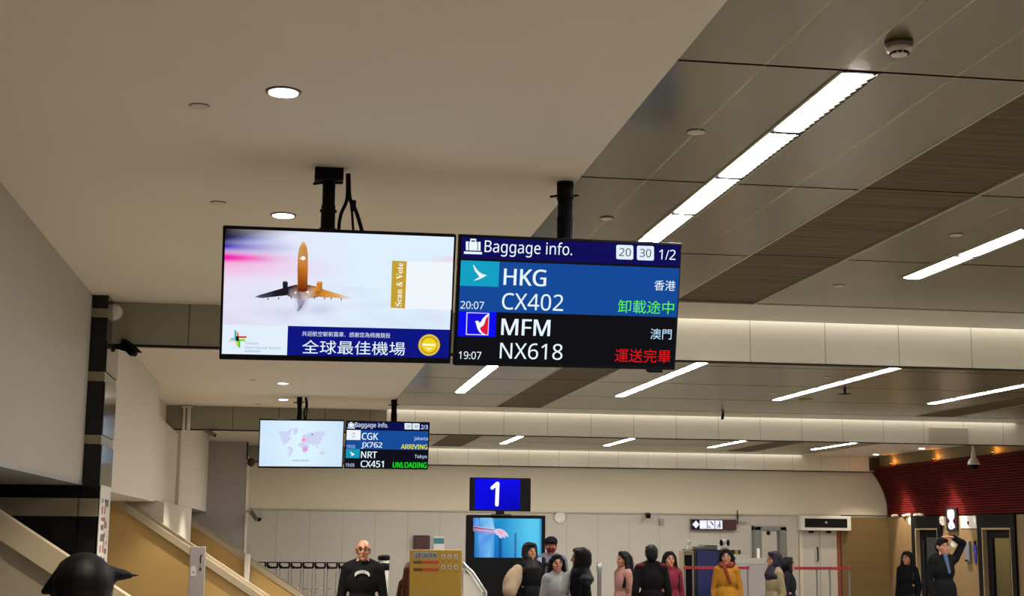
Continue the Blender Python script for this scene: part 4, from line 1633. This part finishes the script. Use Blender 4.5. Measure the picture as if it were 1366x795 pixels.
# ------------------------------------------------------------------ back wall sign with pictograms
t = thing('pictogram_sign', 'maroon wall sign with lit white diamond and pictogram squares', 'sign', (10.02, YB - .03, 1.91))
b = MB()
b.box(-.55, .55, -.1, .04, 0, .245, mat('maroon_sign', (0.06, 0.008, 0.012), 0.4), bev=.008)
b.build('casing', t)
mb = MB(col=True)
q = .102
mb.flat([(-.54, .01), (-.14, .01), (-.14, .235), (-.54, .235)], rgb(34, 14, 40), .001, M_scr)
mb.flat([(-.445 - .09, .122), (-.445, .03), (-.445 + .085, .122), (-.445, .216)], rgb(235, 240, 250), .002, M_scr)
for k in range(3):
    x0 = -.355 + k * .19
    mb.flat([(x0, .022), (x0 + .175, .022), (x0 + .175, .222), (x0, .222)], rgb(238, 240, 250), .002, M_scr)
mb.flat([(-.335, .07), (-.205, .07), (-.205, .16), (-.335, .16)], rgb(250, 250, 255), .003, M_scr)
mb.flat([(-.15, .20), (-.11, .20), (-.02, .09), (-.02, .14), (-.08, .2)], rgb(80, 84, 100), .003, M_scr)
mb.flat([(-.15, .05), (-.15, .1), (-.07, .045)], rgb(120, 124, 140), .003, M_scr)
mb.disc(.135, .185, .018, .018, rgb(60, 60, 76), .003, M_scr, 12)
mb.flat([(.12, .05), (.15, .05), (.15, .16), (.12, .16)], rgb(60, 60, 76), .003, M_scr)
mb.flat([(.06, .05), (.09, .06), (.12, .12), (.11, .14)], rgb(110, 110, 126), .003, M_scr)
o = mb.build('lit_face', t)
o.location = (0, -.1, 0)

# lit restroom sign on the wood wall
t = thing('restroom_sign', 'black light box with bright white figure shapes on the wood wall', 'sign', (XR - .01, 29.96, 1.93))
b = MB()
b.box(-.04, .0, -.26, .26, 0, .50, mat('black_sign_case', (0.008, 0.006, 0.012), 0.4), bev=.008)
b.build('case', t)
mb = MB(col=True)
mb.flat([(-.03, .06), (.21, .06), (.21, .26), (.12, .24)], rgb(110, 16, 40), .001, M_scr)
sil = [(-.17, .41), (-.15, .455), (-.1, .45), (-.06, .465), (-.02, .45), (.03, .47), (.08, .45), (.12, .46), (.17, .42), (.18, .33), (.15, .26), (.09, .22), (.1, .19), (.16, .14),
       (.19, .07), (.12, .05), (.05, .03), (-.04, .025), (-.12, .05), (-.15, .09), (-.14, .15), (-.06, .20), (-.08, .23), (-.15, .27), (-.18, .33)]
mb.flat(sil, (1.0, 1.0, 1.0), .002, M_scr)
mb.flat([(-.02, .075), (.03, .07), (.05, .085), (.01, .095)], rgb(170, 170, 190), .003, M_scr)
o = mb.build('lit_figures', t)
o.rotation_euler = (0, 0, -PI / 2)
o.location = (-.04, 0, 0)
# pale panel right of it
b = MB()
b.box(XR - .012, XR - .001, 28.85, 29.6, 1.98, 2.24, mat('pale_lilac_panel', (0.5, 0.47, 0.47), 0.5), bev=.003)
b.box(XR - .03, XR - .01, 29.2, 29.24, 2.06, 2.13, M_black)
tag(b.build('wall_panel'), 'pale flat panel on the wood wall right of the lit restroom sign', 'panel')
# steel panel with a blue figure
b = MB()
b.box(XR - .06, XR - .001, 29.16, 29.38, 1.27, 1.72, mat('dull_steel', (0.25, 0.26, 0.28), 0.35, 0.6), bev=.012)
b.box(XR - .065, XR - .055, 29.18, 29.36, 1.29, 1.32, M_black)
tag(b.build('wall_dispenser'), 'grey steel plate on the wood wall left of the blue figure sign', 'wall fitting')
b = MB()
mx = Matrix.Translation((XR - .012, 28.97, 1.25))
b.lathe([(.004, -.012), (.045, -.01), (.045, .01), (.004, .012)], M_black, mx=mx @ Matrix.Translation((0, 0, .43)) @ Matrix.Rotation(PI / 2, 4, 'Y'))
M_navy = mat('navy_print', (0.02, 0.025, 0.22), 0.5)
b.prism([(-.06, .18), (.06, .18), (.08, .28), (.06, .39), (-.06, .39), (-.08, .28)], 'x', -.01, .01, M_navy, mx=mx)
b.prism([(-.045, 0), (-.01, 0), (-.01, .18), (-.05, .18)], 'x', -.01, .01, M_navy, mx=mx)
b.prism([(.045, 0), (.01, 0), (.01, .18), (.05, .18)], 'x', -.01, .01, M_navy, mx=mx)
tag(b.build('figure_sign'), 'dark blue man shaped sign on the wood wall beside the right doorway', 'sign')
# pale scraps on top of the wood wall
random.seed(11)
for i, (y, s, lb) in enumerate(((33.0, .5, 'small crumpled scrap on the wood wall top at the corner'), (32.35, .75, 'pale crumpled wrapping on the wood wall top left of the first black doorway'),
                                (31.7, .9, 'long pale crumpled wrapping on top of the first black doorway'))):
    b = MB()
    for k in range(6):
        b.ell((XR + .0 + random.uniform(-.02, .03), y + (k - 2.5) * .09 * s, 2.285 + random.uniform(-.01, .015)), (.05, .07 * s, .034), mat('crumpled_wrap', (0.62, 0.52, 0.4), 0.7), u=8, v=6)
    o = b.build('crumpled_wrap')
    tag(o, lb, 'wrapping', 'crumpled wrappings on the ledge')
# small pale corner pieces by the doorways
for y, lb in ((32.07, 'pale bracket at the upper left corner of the first black doorway'), (30.44, 'pale bracket at the upper right corner of the first black doorway'), (28.82, 'pale bracket at the upper left corner of the right black doorway')):
    b = MB()
    b.prism([(y - .05, 2.05), (y + .05, 2.1), (y + .06, 2.2), (y, 2.245), (y - .05, 2.18)], 'x', XR - .07, XR - .001, M_wplastic)
    tag(b.build('corner_bracket'), lb, 'bracket', 'pale brackets at the doorways')

# ------------------------------------------------------------------ security gate, counters, kiosk, belts
t = thing('walk_through_gate', 'grey walk-through security gate standing before the back wall', 'gate', (10.9, 32.0, 0))
M_gate = mat('gate_grey', (0.12, 0.115, 0.095), 0.45)
for x0, x1 in ((-.385, -.21), (.22, .385)):
    b = MB()
    b.box(x0, x1, -.12, .12, 0, 2.0, M_gate, bev=.02)
    post = b.build('side_panel', t)
    if x0 < 0:
        b = MB()
        b.box(-.335, -.27, -.132, -.115, 1.25, 1.5, M_wplastic)
        b.build('label_plate', post)
b = MB()
b.box(-.385, .385, -.12, .12, 1.89, 2.02, M_gate, bev=.02)
b.build('header', t)
b = MB()
b.box(-.07, .0, -.1, -.02, 1.8, 1.9, M_black, bev=.01)
b.build('sensor', t)

t = thing('narrow_kiosk', 'narrow black kiosk with beige frame holding a white ornament', 'kiosk', (7.33, 26.0, 0))
b = MB()
b.box(-.11, .085, 0, .35, 0, 1.5, mat('beige_frame', (0.36, 0.3, 0.18), 0.5), bev=.01)
b.build('frame', t)
b = MB()
b.box(-.095, .045, -.012, .01, .1, 1.42, M_black, bev=.004)
b.build('front', t)


def ornament(x, y, z, label, dark=False):
    t = thing('white_ornament', label, 'ornament', (x, y, z), 0)
    b = MB()
    b.lathe([(.04, 0), (.105, .03), (.11, .07), (.06, .13), (.05, .2), (.065, .23), (.03, .3), (.008, .31)], M_wplastic, n=14)
    b.build('body', t)
    t.scale = (.62, .62, .62)
    if dark:
        for sx in (-.1, .12):
            b = MB()
            b.ell((sx, 0, .2), (.05, .04, .1), M_black, u=10, v=8)
            b.build('dark_lobe', t)
    return t


ornament(7.37, 26.15, 1.5, 'lumpy white ornament on top of the narrow black kiosk')
t = thing('blue_kiosk', 'dark blue counter kiosk with black sides below the maroon sign', 'kiosk', (7.86, 26.2, 0))
b = MB()
b.box(-.42, .52, .02, .7, 0, 1.52, mat('black_cabinet', (0.012, 0.012, 0.014), 0.5), bev=.01)
b.build('cabinet', t)
b = MB()
b.box(-.33, .08, -.005, .03, .05, 1.5, mat('blue_panel', (0.014, 0.018, 0.2), 0.4), bev=.006)
b.build('front_panel', t)
b = MB()
b.box(-.42, -.18, .05, .5, 1.52, 1.575, mat('grey_green_box', (0.18, 0.18, 0.14), 0.5), bev=.008)
b.box(-.16, .08, .05, .5, 1.52, 1.61, MATS['grey_green_box'], bev=.008)
b.build('top_tray', t)
b = MB()
b.box(.4, .46, -.01, .03, 0, 1.51, mat('yellow_edge', (0.5, 0.42, 0.1), 0.5))
b.build('edge_strip', t)
ornament(8.12, 26.4, 1.521, 'black and white ornament on the blue kiosk', True)

t = thing('paper_table', 'white draped table with papers right of the woman in mustard', 'table', (7.95, 24.3, 0))
b = MB()
b.box(-.42, .42, 0, .6, .0, 1.30, mat('white_drape', (0.58, 0.54, 0.53), 0.7, noise=.05), bev=.02)
b.build('drape', t)
b = MB()
b.box(-.38, -.02, .05, .06, 1.3, 1.46, M_wplastic)
b.box(.0, .3, .1, .11, 1.3, 1.40, M_wplastic)
b.build('papers', t)
b = MB()
b.box(-.3, -.27, .045, .05, 1.36, 1.42, M_black)
b.build('print_mark', t)
b = MB()
b.prism([(-.07, 0), (.07, 0), (.02, .3), (-.02, .3)], 'y', -.05, .05, mat('yellow_plastic', (0.6, 0.45, 0.03), 0.5))
tag(b.build('floor_cone', origin=(0, 0, 0)), 'yellow folded sign between the blue kiosk and the white table', 'sign').location = (7.33, 23.6, 1.25)
b = MB()
b.box(7.2, 7.46, 23.45, 23.75, 0, 1.25, M_wplastic, bev=.01)
tag(b.build('pedestal'), 'white pedestal under the yellow folded sign', 'pedestal')

M_belt = mat('red_belt', (0.32, 0.012, 0.02), 0.5)


def belt(x0, x1, y, z, posts, label, grp, tail=None):
    t = thing('barrier_belt', label, 'barrier', ((x0 + x1) / 2, y, 0), 0, grp)
    c = (x0 + x1) / 2
    b = MB()
    b.box(x0 - c, x1 - c, -.006, .006, z - .022, z + .024, M_belt)
    b.build('belt', t)
    for px_ in posts:
        b = MB()
        b.lathe([(.17, 0), (.17, .015), (.04, .035), (.015, .05), (.015, z - .03), (.02, z - .02), (.02, z + .03), (.006, z + .035)], M_grey, mx=Matrix.Translation((px_ - c, 0.03, 0)))
        b.build('post', t)
    return t


belt(6.27, 7.36, 22.6, 1.27, (6.3, 7.34), 'red barrier belt in front of the blue kiosk', 'red barrier belts')
belt(8.05, 9.08, 22.6, 1.27, (8.5, 8.72, 9.05), 'red barrier belt before the white double door', 'red barrier belts')


# ------------------------------------------------------------------ people
def blob(name, mb, voxel, mt, parent, smooth=4):
    """fuse the overlapping closed shapes of mb into one continuous skin"""
    me = bpy.data.meshes.new(name + '_raw')
    bmesh.ops.recalc_face_normals(mb.bm, faces=mb.bm.faces)
    mb.bm.to_mesh(me)
    mb.bm.free()
    o = bpy.data.objects.new(name, me)
    COL.objects.link(o)
    md = o.modifiers.new('r', 'REMESH')
    md.mode = 'VOXEL'
    md.voxel_size = voxel
    md.use_smooth_shade = True
    sm = o.modifiers.new('s', 'SMOOTH')
    sm.iterations = smooth
    sm.factor = .5
    dg = bpy.context.evaluated_depsgraph_get()
    me2 = bpy.data.meshes.new_from_object(o.evaluated_get(dg))
    o.modifiers.clear()
    o.data = me2
    bpy.data.meshes.remove(me)
    me2.name = name
    me2.materials.clear()
    me2.materials.append(mt)
    for p in me2.polygons:
        p.use_smooth = True
    if parent is not None:
        o.parent = parent
    return o


SKIN = {}


def skin(tone):
    return mat('skin_%d' % int(tone[0] * 1000), tone, 0.5)


def cloth(c):
    return mat('cloth_%d_%d_%d' % tuple(int(v * 1000) for v in c), c, 0.85, spec=0.06, noise=.12, scale=12)


def hand(mb, wr, d, nrm, side):
    """palm, four bent fingers of unequal length and a thumb; d = direction, nrm = palm side"""
    wr, d, nrm = Vector(wr), Vector(d).normalized(), Vector(nrm).normalized()
    lat = d.cross(nrm).normalized() * side
    for k in range(4):
        o = (k - 1.5) * .019
        mb.caps(wr + lat * o * .6 + d * .01, wr + d * .082 + lat * o, .016, .0125, 8, 3)
    for k, (ln, o) in enumerate(((.066, -1.5), (.076, -.5), (.072, .5), (.056, 1.5))):
        p = wr + d * .085 + lat * o * .0205
        dd = (d + lat * o * .09 + nrm * .18).normalized()
        p1 = p + dd * ln * .55
        p2 = p1 + (dd + nrm * .5).normalized() * ln * .5
        mb.caps(p, p1, .0085, .0078, 8, 3)
        mb.caps(p1, p2, .0078, .0065, 8, 3)
    p = wr + d * .03 - lat * .026
    p1 = p + (d * .7 - lat * .8 + nrm * .4).normalized() * .04
    p2 = p1 + (d * 1.0 - lat * .25 + nrm * .35).normalized() * .034
    mb.caps(p, p1, .0125, .0105, 8, 3)
    mb.caps(p1, p2, .0105, .008, 8, 3)


def person(x, y, h, face, label, hair='short', hairc=(0.0035, 0.003, 0.003), tone=(0.36, 0.15, 0.08), top=(0.01, 0.01, 0.012), legs=(0.012, 0.012, 0.016),
           female=False, arms=None, headyaw=0.0, extra=None, name='person', group=None, long_top=False, vox=.009):
    t = thing(name, label, 'person', (x, y, 0), face, group)
    s = h / 1.68
    t.scale = (s, s, s)
    sw = .142 if female else .168
    A = arms or {}
    J = {}
    for sd in (-1, 1):
        J[sd] = A.get(sd, ((sd * sw, .0, 1.385), (sd * (sw + .05), .03, 1.10), (sd * (sw + .045), -.06, .86), (0, -.2, -1), (-sd, 0, 0)))
    HY = Matrix.Translation((0, 0, 1.478)) @ Matrix.Rotation(headyaw, 4, 'Z') @ Matrix.Translation((0, 0, -1.5))

    def H(p): return tuple(HY @ Vector(p))
    # --- body: one skin from head to feet
    m_ = MB()
    m_.ell((0, 0.0, .95), (.155, .1, .13))
    m_.ell((0, 0, 1.1), (.13, .092, .15))
    m_.ell((0, -.0, 1.27), (.15, .1, .17))
    m_.caps((-sw + .05, 0, 1.385), (sw - .05, 0, 1.385), .058, .058)
    for sd in (-1, 1):
        m_.caps((0, .015, 1.47), (sd * (sw - .03), .005, 1.41), .045, .045)
    m_.caps((0, .01, 1.40), (0, .0, 1.53), .052, .05)
    m_.ell(H((0, .008, 1.605)), (.073, .092, .098), rot=(0, 0, headyaw))
    m_.ell(H((0, -.03, 1.545)), (.054, .06, .062), rot=(0, 0, headyaw))
    m_.ell(H((0, -.072, 1.503)), (.022, .02, .018), rot=(0, 0, headyaw))
    m_.caps(H((0, -.086, 1.61)), H((0, -.106, 1.572)), .009, .0135, 8, 3)
    for sd in (-1, 1):
        m_.ell(H((sd * .074, .012, 1.59)), (.012, .024, .034), rot=(0, 0, headyaw))
        m_.ell(H((sd * .036, -.066, 1.572)), (.022, .018, .018), rot=(0, 0, headyaw))
        sh, el, wr, hd, pn = [Vector(q) for q in J[sd]]
        m_.caps(sh, el, .047, .038)
        m_.caps(el, wr, .038, .026)
        hand(m_, wr, hd, pn, sd)
        m_.caps((sd * .085, 0, .92), (sd * .09, -.01, .5), .082, .056)
        m_.caps((sd * .09, -.01, .5), (sd * .09, .02, .09), .054, .038)
        m_.caps((sd * .09, .02, .05), (sd * .1, -.15, .035), .042, .032)
    body = blob('body', m_, vox, skin(tone), t)
    # --- face parts
    for sd in (-1, 1):
        e = MB()
        e.ell(H((sd * .031, -.0815, 1.605)), (.0135, .008, .0075), mat('eye', (0.02, 0.014, 0.012), 0.3), u=10, v=8)
        e.build('eye', t)
        e = MB()
        e.caps(H((sd * .016, -.088, 1.628)), H((sd * .048, -.078, 1.628)), .0055, .004, 8, 3)
        e._done(e.bm.faces, mat('brow', (0.02, 0.012, 0.01), 0.8), True)
        e.build('eyebrow', t)
    e = MB()
    e.ell(H((0, -.0885, 1.538)), (.023, .006, .0065), mat('lips', (0.28, 0.07, 0.06), 0.45), u=12, v=6)
    e.build('mouth', t)
    # --- clothing
    m_ = MB()
    kf = .9 if female else 1.0
    m_.ell((0, 0, 1.02), (.165 * kf, .118, .18))
    m_.ell((0, -.0, 1.25), (.168 * kf, .12, .19))
    m_.caps((-sw + .03, 0.005, 1.375), (sw - .03, 0.005, 1.375), .07, .07)
    for sd in (-1, 1):
        m_.caps((sd * .03, .02, 1.455), (sd * (sw - .02), .008, 1.40), .05, .058)
    m_.caps((0, .01, 1.36), (0, .01, 1.435), .085, .068)
    if long_top:
        m_.caps((0, 0, 1.0), (0, 0, .62), .17, .19)
    for sd in (-1, 1):
        sh, el, wr, hd, pn = [Vector(q) for q in J[sd]]
        m_.caps(sh, el, .058, .05)
        m_.caps(el, el + (wr - el) * .93, .052, .04)
    blob('jacket', m_, .012, cloth(top), t)
    m_ = MB()
    m_.ell((0, 0, .92), (.165, .11, .13))
    for sd in (-1, 1):
        m_.caps((sd * .087, 0, .9), (sd * .09, -.01, .5), .095, .075)
        m_.caps((sd * .09, -.01, .5), (sd * .09, .02, .14), .073, .06)
    blob('trousers', m_, .014, cloth(legs), t)
    for sd in (-1, 1):
        m_ = MB()
        m_.caps((sd * .09, .03, .056), (sd * .1, -.16, .045), .052, .042)
        m_.ell((sd * .09, .02, .09), (.052, .055, .05))
        o = blob('shoe', m_, .01, cloth((0.02, 0.02, 0.02)), t)
    # --- hair
    hm = mat('hair_%d' % int(hairc[0] * 10000), hairc, 0.55, spec=0.15)
    m_ = MB()
    if hair in ('long', 'bob'):
        m_.ell(H((0, .026, 1.632)), (.09, .1, .092), rot=(0, 0, headyaw))
        m_.ell(H((0, .055, 1.585)), (.085, .07, .09), rot=(0, 0, headyaw))
        m_.ell(H((0, -.022, 1.695)), (.066, .048, .028), rot=(0, 0, headyaw))
    elif hair in ('short', 'cap', 'spiky'):
        m_.ell(H((0, .022, 1.628)), (.086, .1, .092), rot=(0, 0, headyaw))
        m_.ell(H((0, .055, 1.585)), (.078, .07, .09), rot=(0, 0, headyaw))
        m_.ell(H((0, -.035, 1.678)), (.068, .05, .03), rot=(0, 0, headyaw))
    if hair in ('long', 'bob'):
        zl = 1.20 if hair == 'long' else 1.42
        for sd in (-1, 1):
            m_.caps(H((sd * .03, -.035, 1.70)), H((sd * .082, -.01, 1.635)), .02, .026)
            m_.caps(H((sd * .082, .0, 1.64)), H((sd * .1, .012, 1.50)), .028, .036)
            if hair == 'long':
                m_.caps(H((sd * .1, .012, 1.50)), (sd * .125, -.03 * (sd > 0) + .02, 1.36), .036, .04)
                m_.caps((sd * .125, -.03 * (sd > 0) + .02, 1.36), (sd * .12, -.08 * (sd > 0) + .02, zl), .04, .026)
            else:
                m_.caps(H((sd * .1, .012, 1.50)), H((sd * .085, .02, zl)), .036, .02)
        m_.caps(H((0, .075, 1.6)), (0, .11, zl + .03), .085, .085)
        for sd in (-1, 0, 1):
            m_.caps((sd * .06, .11, zl + .08), (sd * .075, .12, zl - .05 * (sd != 0) - .03), .045, .015)
    if hair == 'spiky':
        m_.caps(H((-.05, .03, 1.66)), H((-.115, .0, 1.655)), .028, .016, 8, 3)
        m_.caps(H((-.115, .0, 1.655)), H((-.155, -.01, 1.652)), .014, .004, 8, 3)
        m_.caps(H((.05, .03, 1.66)), H((.1, .0, 1.61)), .03, .012, 8, 3)
    if hair != 'bald' and hair != 'scarf':
        blob('hair', m_, .008, hm, t, 2)
    if hair == 'scarf':
        m_.ell(H((0, .03, 1.625)), (.094, .108, .1), rot=(0, 0, headyaw))
        m_.ell(H((0, .05, 1.57)), (.092, .088, .11), rot=(0, 0, headyaw))
        m_.ell(H((0, -.03, 1.686)), (.075, .06, .032), rot=(0, 0, headyaw))
        for sd in (-1, 1):
            m_.caps(H((sd * .07, -.01, 1.67)), H((sd * .08, -.015, 1.54)), .028, .03)
            m_.caps(H((sd * .08, -.015, 1.54)), H((0, -.055, 1.465)), .032, .034)
        m_.caps((0, .01, 1.47), (0, .005, 1.36), .1, .15)
        m_.ell((0, .02, 1.34), (.2, .135, .08))
        blob('headscarf', m_, .009, hm, t, 3)
    if extra:
        extra(t, H)
    return t


def X(px_, Y, py_=745):
    return at(px_, py_, Y).x


def glasses(t, H):
    e = MB()
    for sd in (-1, 1):
        e.tube([H((sd * .035 + .026 * math.cos(a), -.094, 1.603 + .017 * math.sin(a))) for a in [2 * PI * k / 12 for k in range(13)]], .0026, M_black, 6)
        e.tube([H((sd * .06, -.092, 1.608)), H((sd * .079, .0, 1.608))], .004, M_black, 6)
    e.tube([H((-.01, -.096, 1.608)), H((.01, -.096, 1.608))], .004, M_black, 6)
    e.build('glasses', t)
    e = MB(col=True)
    for k in range(11):
        a = math.radians(20 + 14 * k)
        cx, cz = .075 * math.cos(a), .045 * math.sin(a)
        e.flat([(cx - .006, cz - .016), (cx + .006, cz - .016), (cx + .008, cz + .014), (cx - .004, cz + .018)], rgb(205, 205, 205), .0, M_print)
    o = e.build('shirt_print', t)
    o.location = (0, -.124, 1.31)


person(.814, 15.5, 1.70, -.1, 'bald man with glasses in a black t-shirt facing forward', 'bald', tone=(0.40, 0.18, 0.11), top=(0.008, 0.008, 0.009), extra=glasses)
fg = at(112, 737, 4.3)
person(fg.x, 4.3, 1.70, PI, 'person with spiky black hair in the left foreground, seen from behind', 'spiky', hairc=(0.001, 0.001, 0.001), tone=(0.2, 0.1, 0.06), headyaw=.2)


def beige_bag(t, H):
    m_ = MB()
    m_.ell((-.27, -.02, 1.2), (.12, .1, .2), rot=(0, .45, 0))
    m_.caps((-.2, -.02, 1.34), (-.33, -.06, 1.08), .075, .1)
    blob('beige_sleeve', m_, .012, cloth((0.3, 0.22, 0.15)), t)


person(X(707, 18.6), 18.6, 1.655, .35, 'woman in a black headscarf and black coat with a beige sleeve, before the totem', 'scarf', hairc=(0.006, 0.006, 0.007),
       tone=(0.36, 0.15, 0.08), top=(0.006, 0.006, 0.007), female=True, extra=beige_bag, long_top=True)


def mask_cap(t, H):
    m_ = MB()
    m_.ell(H((0, -.062, 1.545)), (.06, .045, .045))
    blob('face_mask', m_, .007, cloth((0.09, 0.012, 0.014)), t)
    m_ = MB()
    m_.ell(H((0, .015, 1.655)), (.093, .108, .075))
    m_.ell(H((0, -.1, 1.655)), (.07, .07, .012))
    blob('cap', m_, .008, cloth((0.01, 0.01, 0.014)), t)
    m_ = MB()
    for sd in (-1, 1):
        m_.caps((sd * .1, -.11, 1.40), (sd * .11, -.135, 1.05), .028, .028)
    m_.caps((-.1, -.13, 1.33), (.1, -.13, 1.33), .022, .022)
    blob('strap', m_, .01, cloth((0.012, 0.012, 0.014)), t)
    m_ = MB()
    m_.ell((-.15, -.08, 1.36), (.055, .06, .06))
    blob('neck_pillow', m_, .01, cloth((0.25, 0.28, 0.45)), t)


person(X(735, 20.3), 20.3, 1.72, -.2, 'man in a dark cap and red mask with grey blue jacket, beside the totem', 'cap', tone=(0.3, 0.11, 0.06), top=(0.15, 0.16, 0.2), extra=mask_cap)
person(X(743, 17.2), 17.2, 1.525, .0, 'woman with long dark hair facing forward in a light grey top', 'long', tone=(0.38, 0.16, 0.09), top=(0.26, 0.26, 0.27), female=True)


def grey_collar(t, H):
    m_ = MB()
    m_.caps((.07, -.12, 1.37), (.12, -.15, 1.22), .06, .055)
    blob('grey_sleeve', m_, .011, cloth((0.33, 0.33, 0.34)), t)


person(X(774, 15.8), 15.8, 1.62, -2.1, 'person in a long black hood and coat turned away, with a grey sleeve', 'scarf', hairc=(0.005, 0.005, 0.006), tone=(0.2, 0.06, 0.05),
       top=(0.005, 0.005, 0.006), female=True, extra=grey_collar, long_top=True)
person(X(831, 19), 19.0, 1.545, -1.25, 'woman in a pink top with long black hair facing left', 'long', tone=(0.33, 0.12, 0.06), top=(0.3, 0.15, 0.13), female=True)


def red_shoulders(t, H):
    for sd in (-1, 1):
        m_ = MB()
        m_.ell((sd * .14, .02, 1.425), (.07, .062, .035))
        blob('shoulder_patch', m_, .01, cloth((0.07, 0.012, 0.018)), t)


person(X(868.5, 18), 18.0, 1.645, PI, 'broad man with short black hair seen from behind, dark jacket with maroon shoulders', 'short', tone=(0.1, 0.05, 0.035), top=(0.007, 0.006, 0.007),
       extra=red_shoulders, hairc=(0.004, 0.004, 0.004))
person(X(893, 19.5), 19.5, 1.545, .1, 'smiling woman with long black hair in a dark red top', 'long', tone=(0.34, 0.13, 0.07), top=(0.14, 0.016, 0.03), female=True)


def scarf_red(t, H):
    m_ = MB()
    m_.caps((-.03, -.1, 1.44), (.06, -.135, 1.2), .03, .025)
    m_.caps((-.07, -.02, 1.46), (.07, -.02, 1.46), .055, .055)
    blob('red_scarf', m_, .01, cloth((0.16, 0.03, 0.02)), t)


person(X(969, 20), 20.0, 1.575, -.35, 'woman in a mustard yellow coat with dark bobbed hair', 'bob', tone=(0.36, 0.14, 0.07), top=(0.29, 0.125, 0.014), female=True, extra=scarf_red, long_top=True)


def khaki(t, H):
    m_ = MB()
    m_.caps((.17, .0, 1.39), (.2, .03, 1.08), .075, .07)
    m_.caps((.2, .03, 1.08), (.21, -.04, .92), .065, .05)
    blob('khaki_sleeve', m_, .012, cloth((0.2, 0.16, 0.09)), t)


person(X(1032, 19), 19.0, 1.56, -1.35, 'woman in a dark headscarf facing left with a khaki sleeve', 'scarf', hairc=(0.012, 0.01, 0.02), tone=(0.32, 0.12, 0.06), top=(0.2, 0.16, 0.09), female=True)
person(X(1052, 20), 20.0, 1.47, 1.1, 'short person with dark hair leaning right beside the woman in dark headscarf', 'bob', tone=(0.5, 0.22, 0.17), top=(0.012, 0.011, 0.016), female=True, headyaw=.5)
person(X(549, 18), 18.0, 1.41, 2.6, 'person with reddish brown hair half hidden left of the caution board', 'long', hairc=(0.06, 0.015, 0.008), tone=(0.4, 0.18, 0.1), top=(0.06, 0.02, 0.015), female=True)
person(X(1210, 22), 22.0, 1.545, -.9, 'woman with long black hair in black clothes before the wood wall', 'long', tone=(0.34, 0.12, 0.07), top=(0.006, 0.006, 0.007), female=True)


def blue_collar(t, H):
    m_ = MB()
    m_.caps((-.02, -.085, 1.45), (.01, -.125, 1.22), .03, .022)
    blob('blue_scarf', m_, .009, cloth((0.07, 0.11, 0.2)), t)
    e = MB()
    e.lathe([(.004, -.014), (.04, -.012), (.046, 0), (.04, .012), (.004, .014)], M_wplastic, mx=Matrix.Translation((.125, -.06, 1.60)) @ Matrix.Rotation(PI / 2, 4, 'X'))
    e.build('white_cuff', t)


person(X(1258, 20), 20.0, 1.765, .15, 'man in a long black coat with one arm raised to his head, before the doorway', 'short', tone=(0.4, 0.12, 0.08), top=(0.007, 0.007, 0.008), long_top=True,
       arms={1: ((.19, 0, 1.40), (.30, -.04, 1.62), (.11, -.09, 1.70), (-1, .1, .15), (0, .2, -1))}, extra=blue_collar, vox=.007)
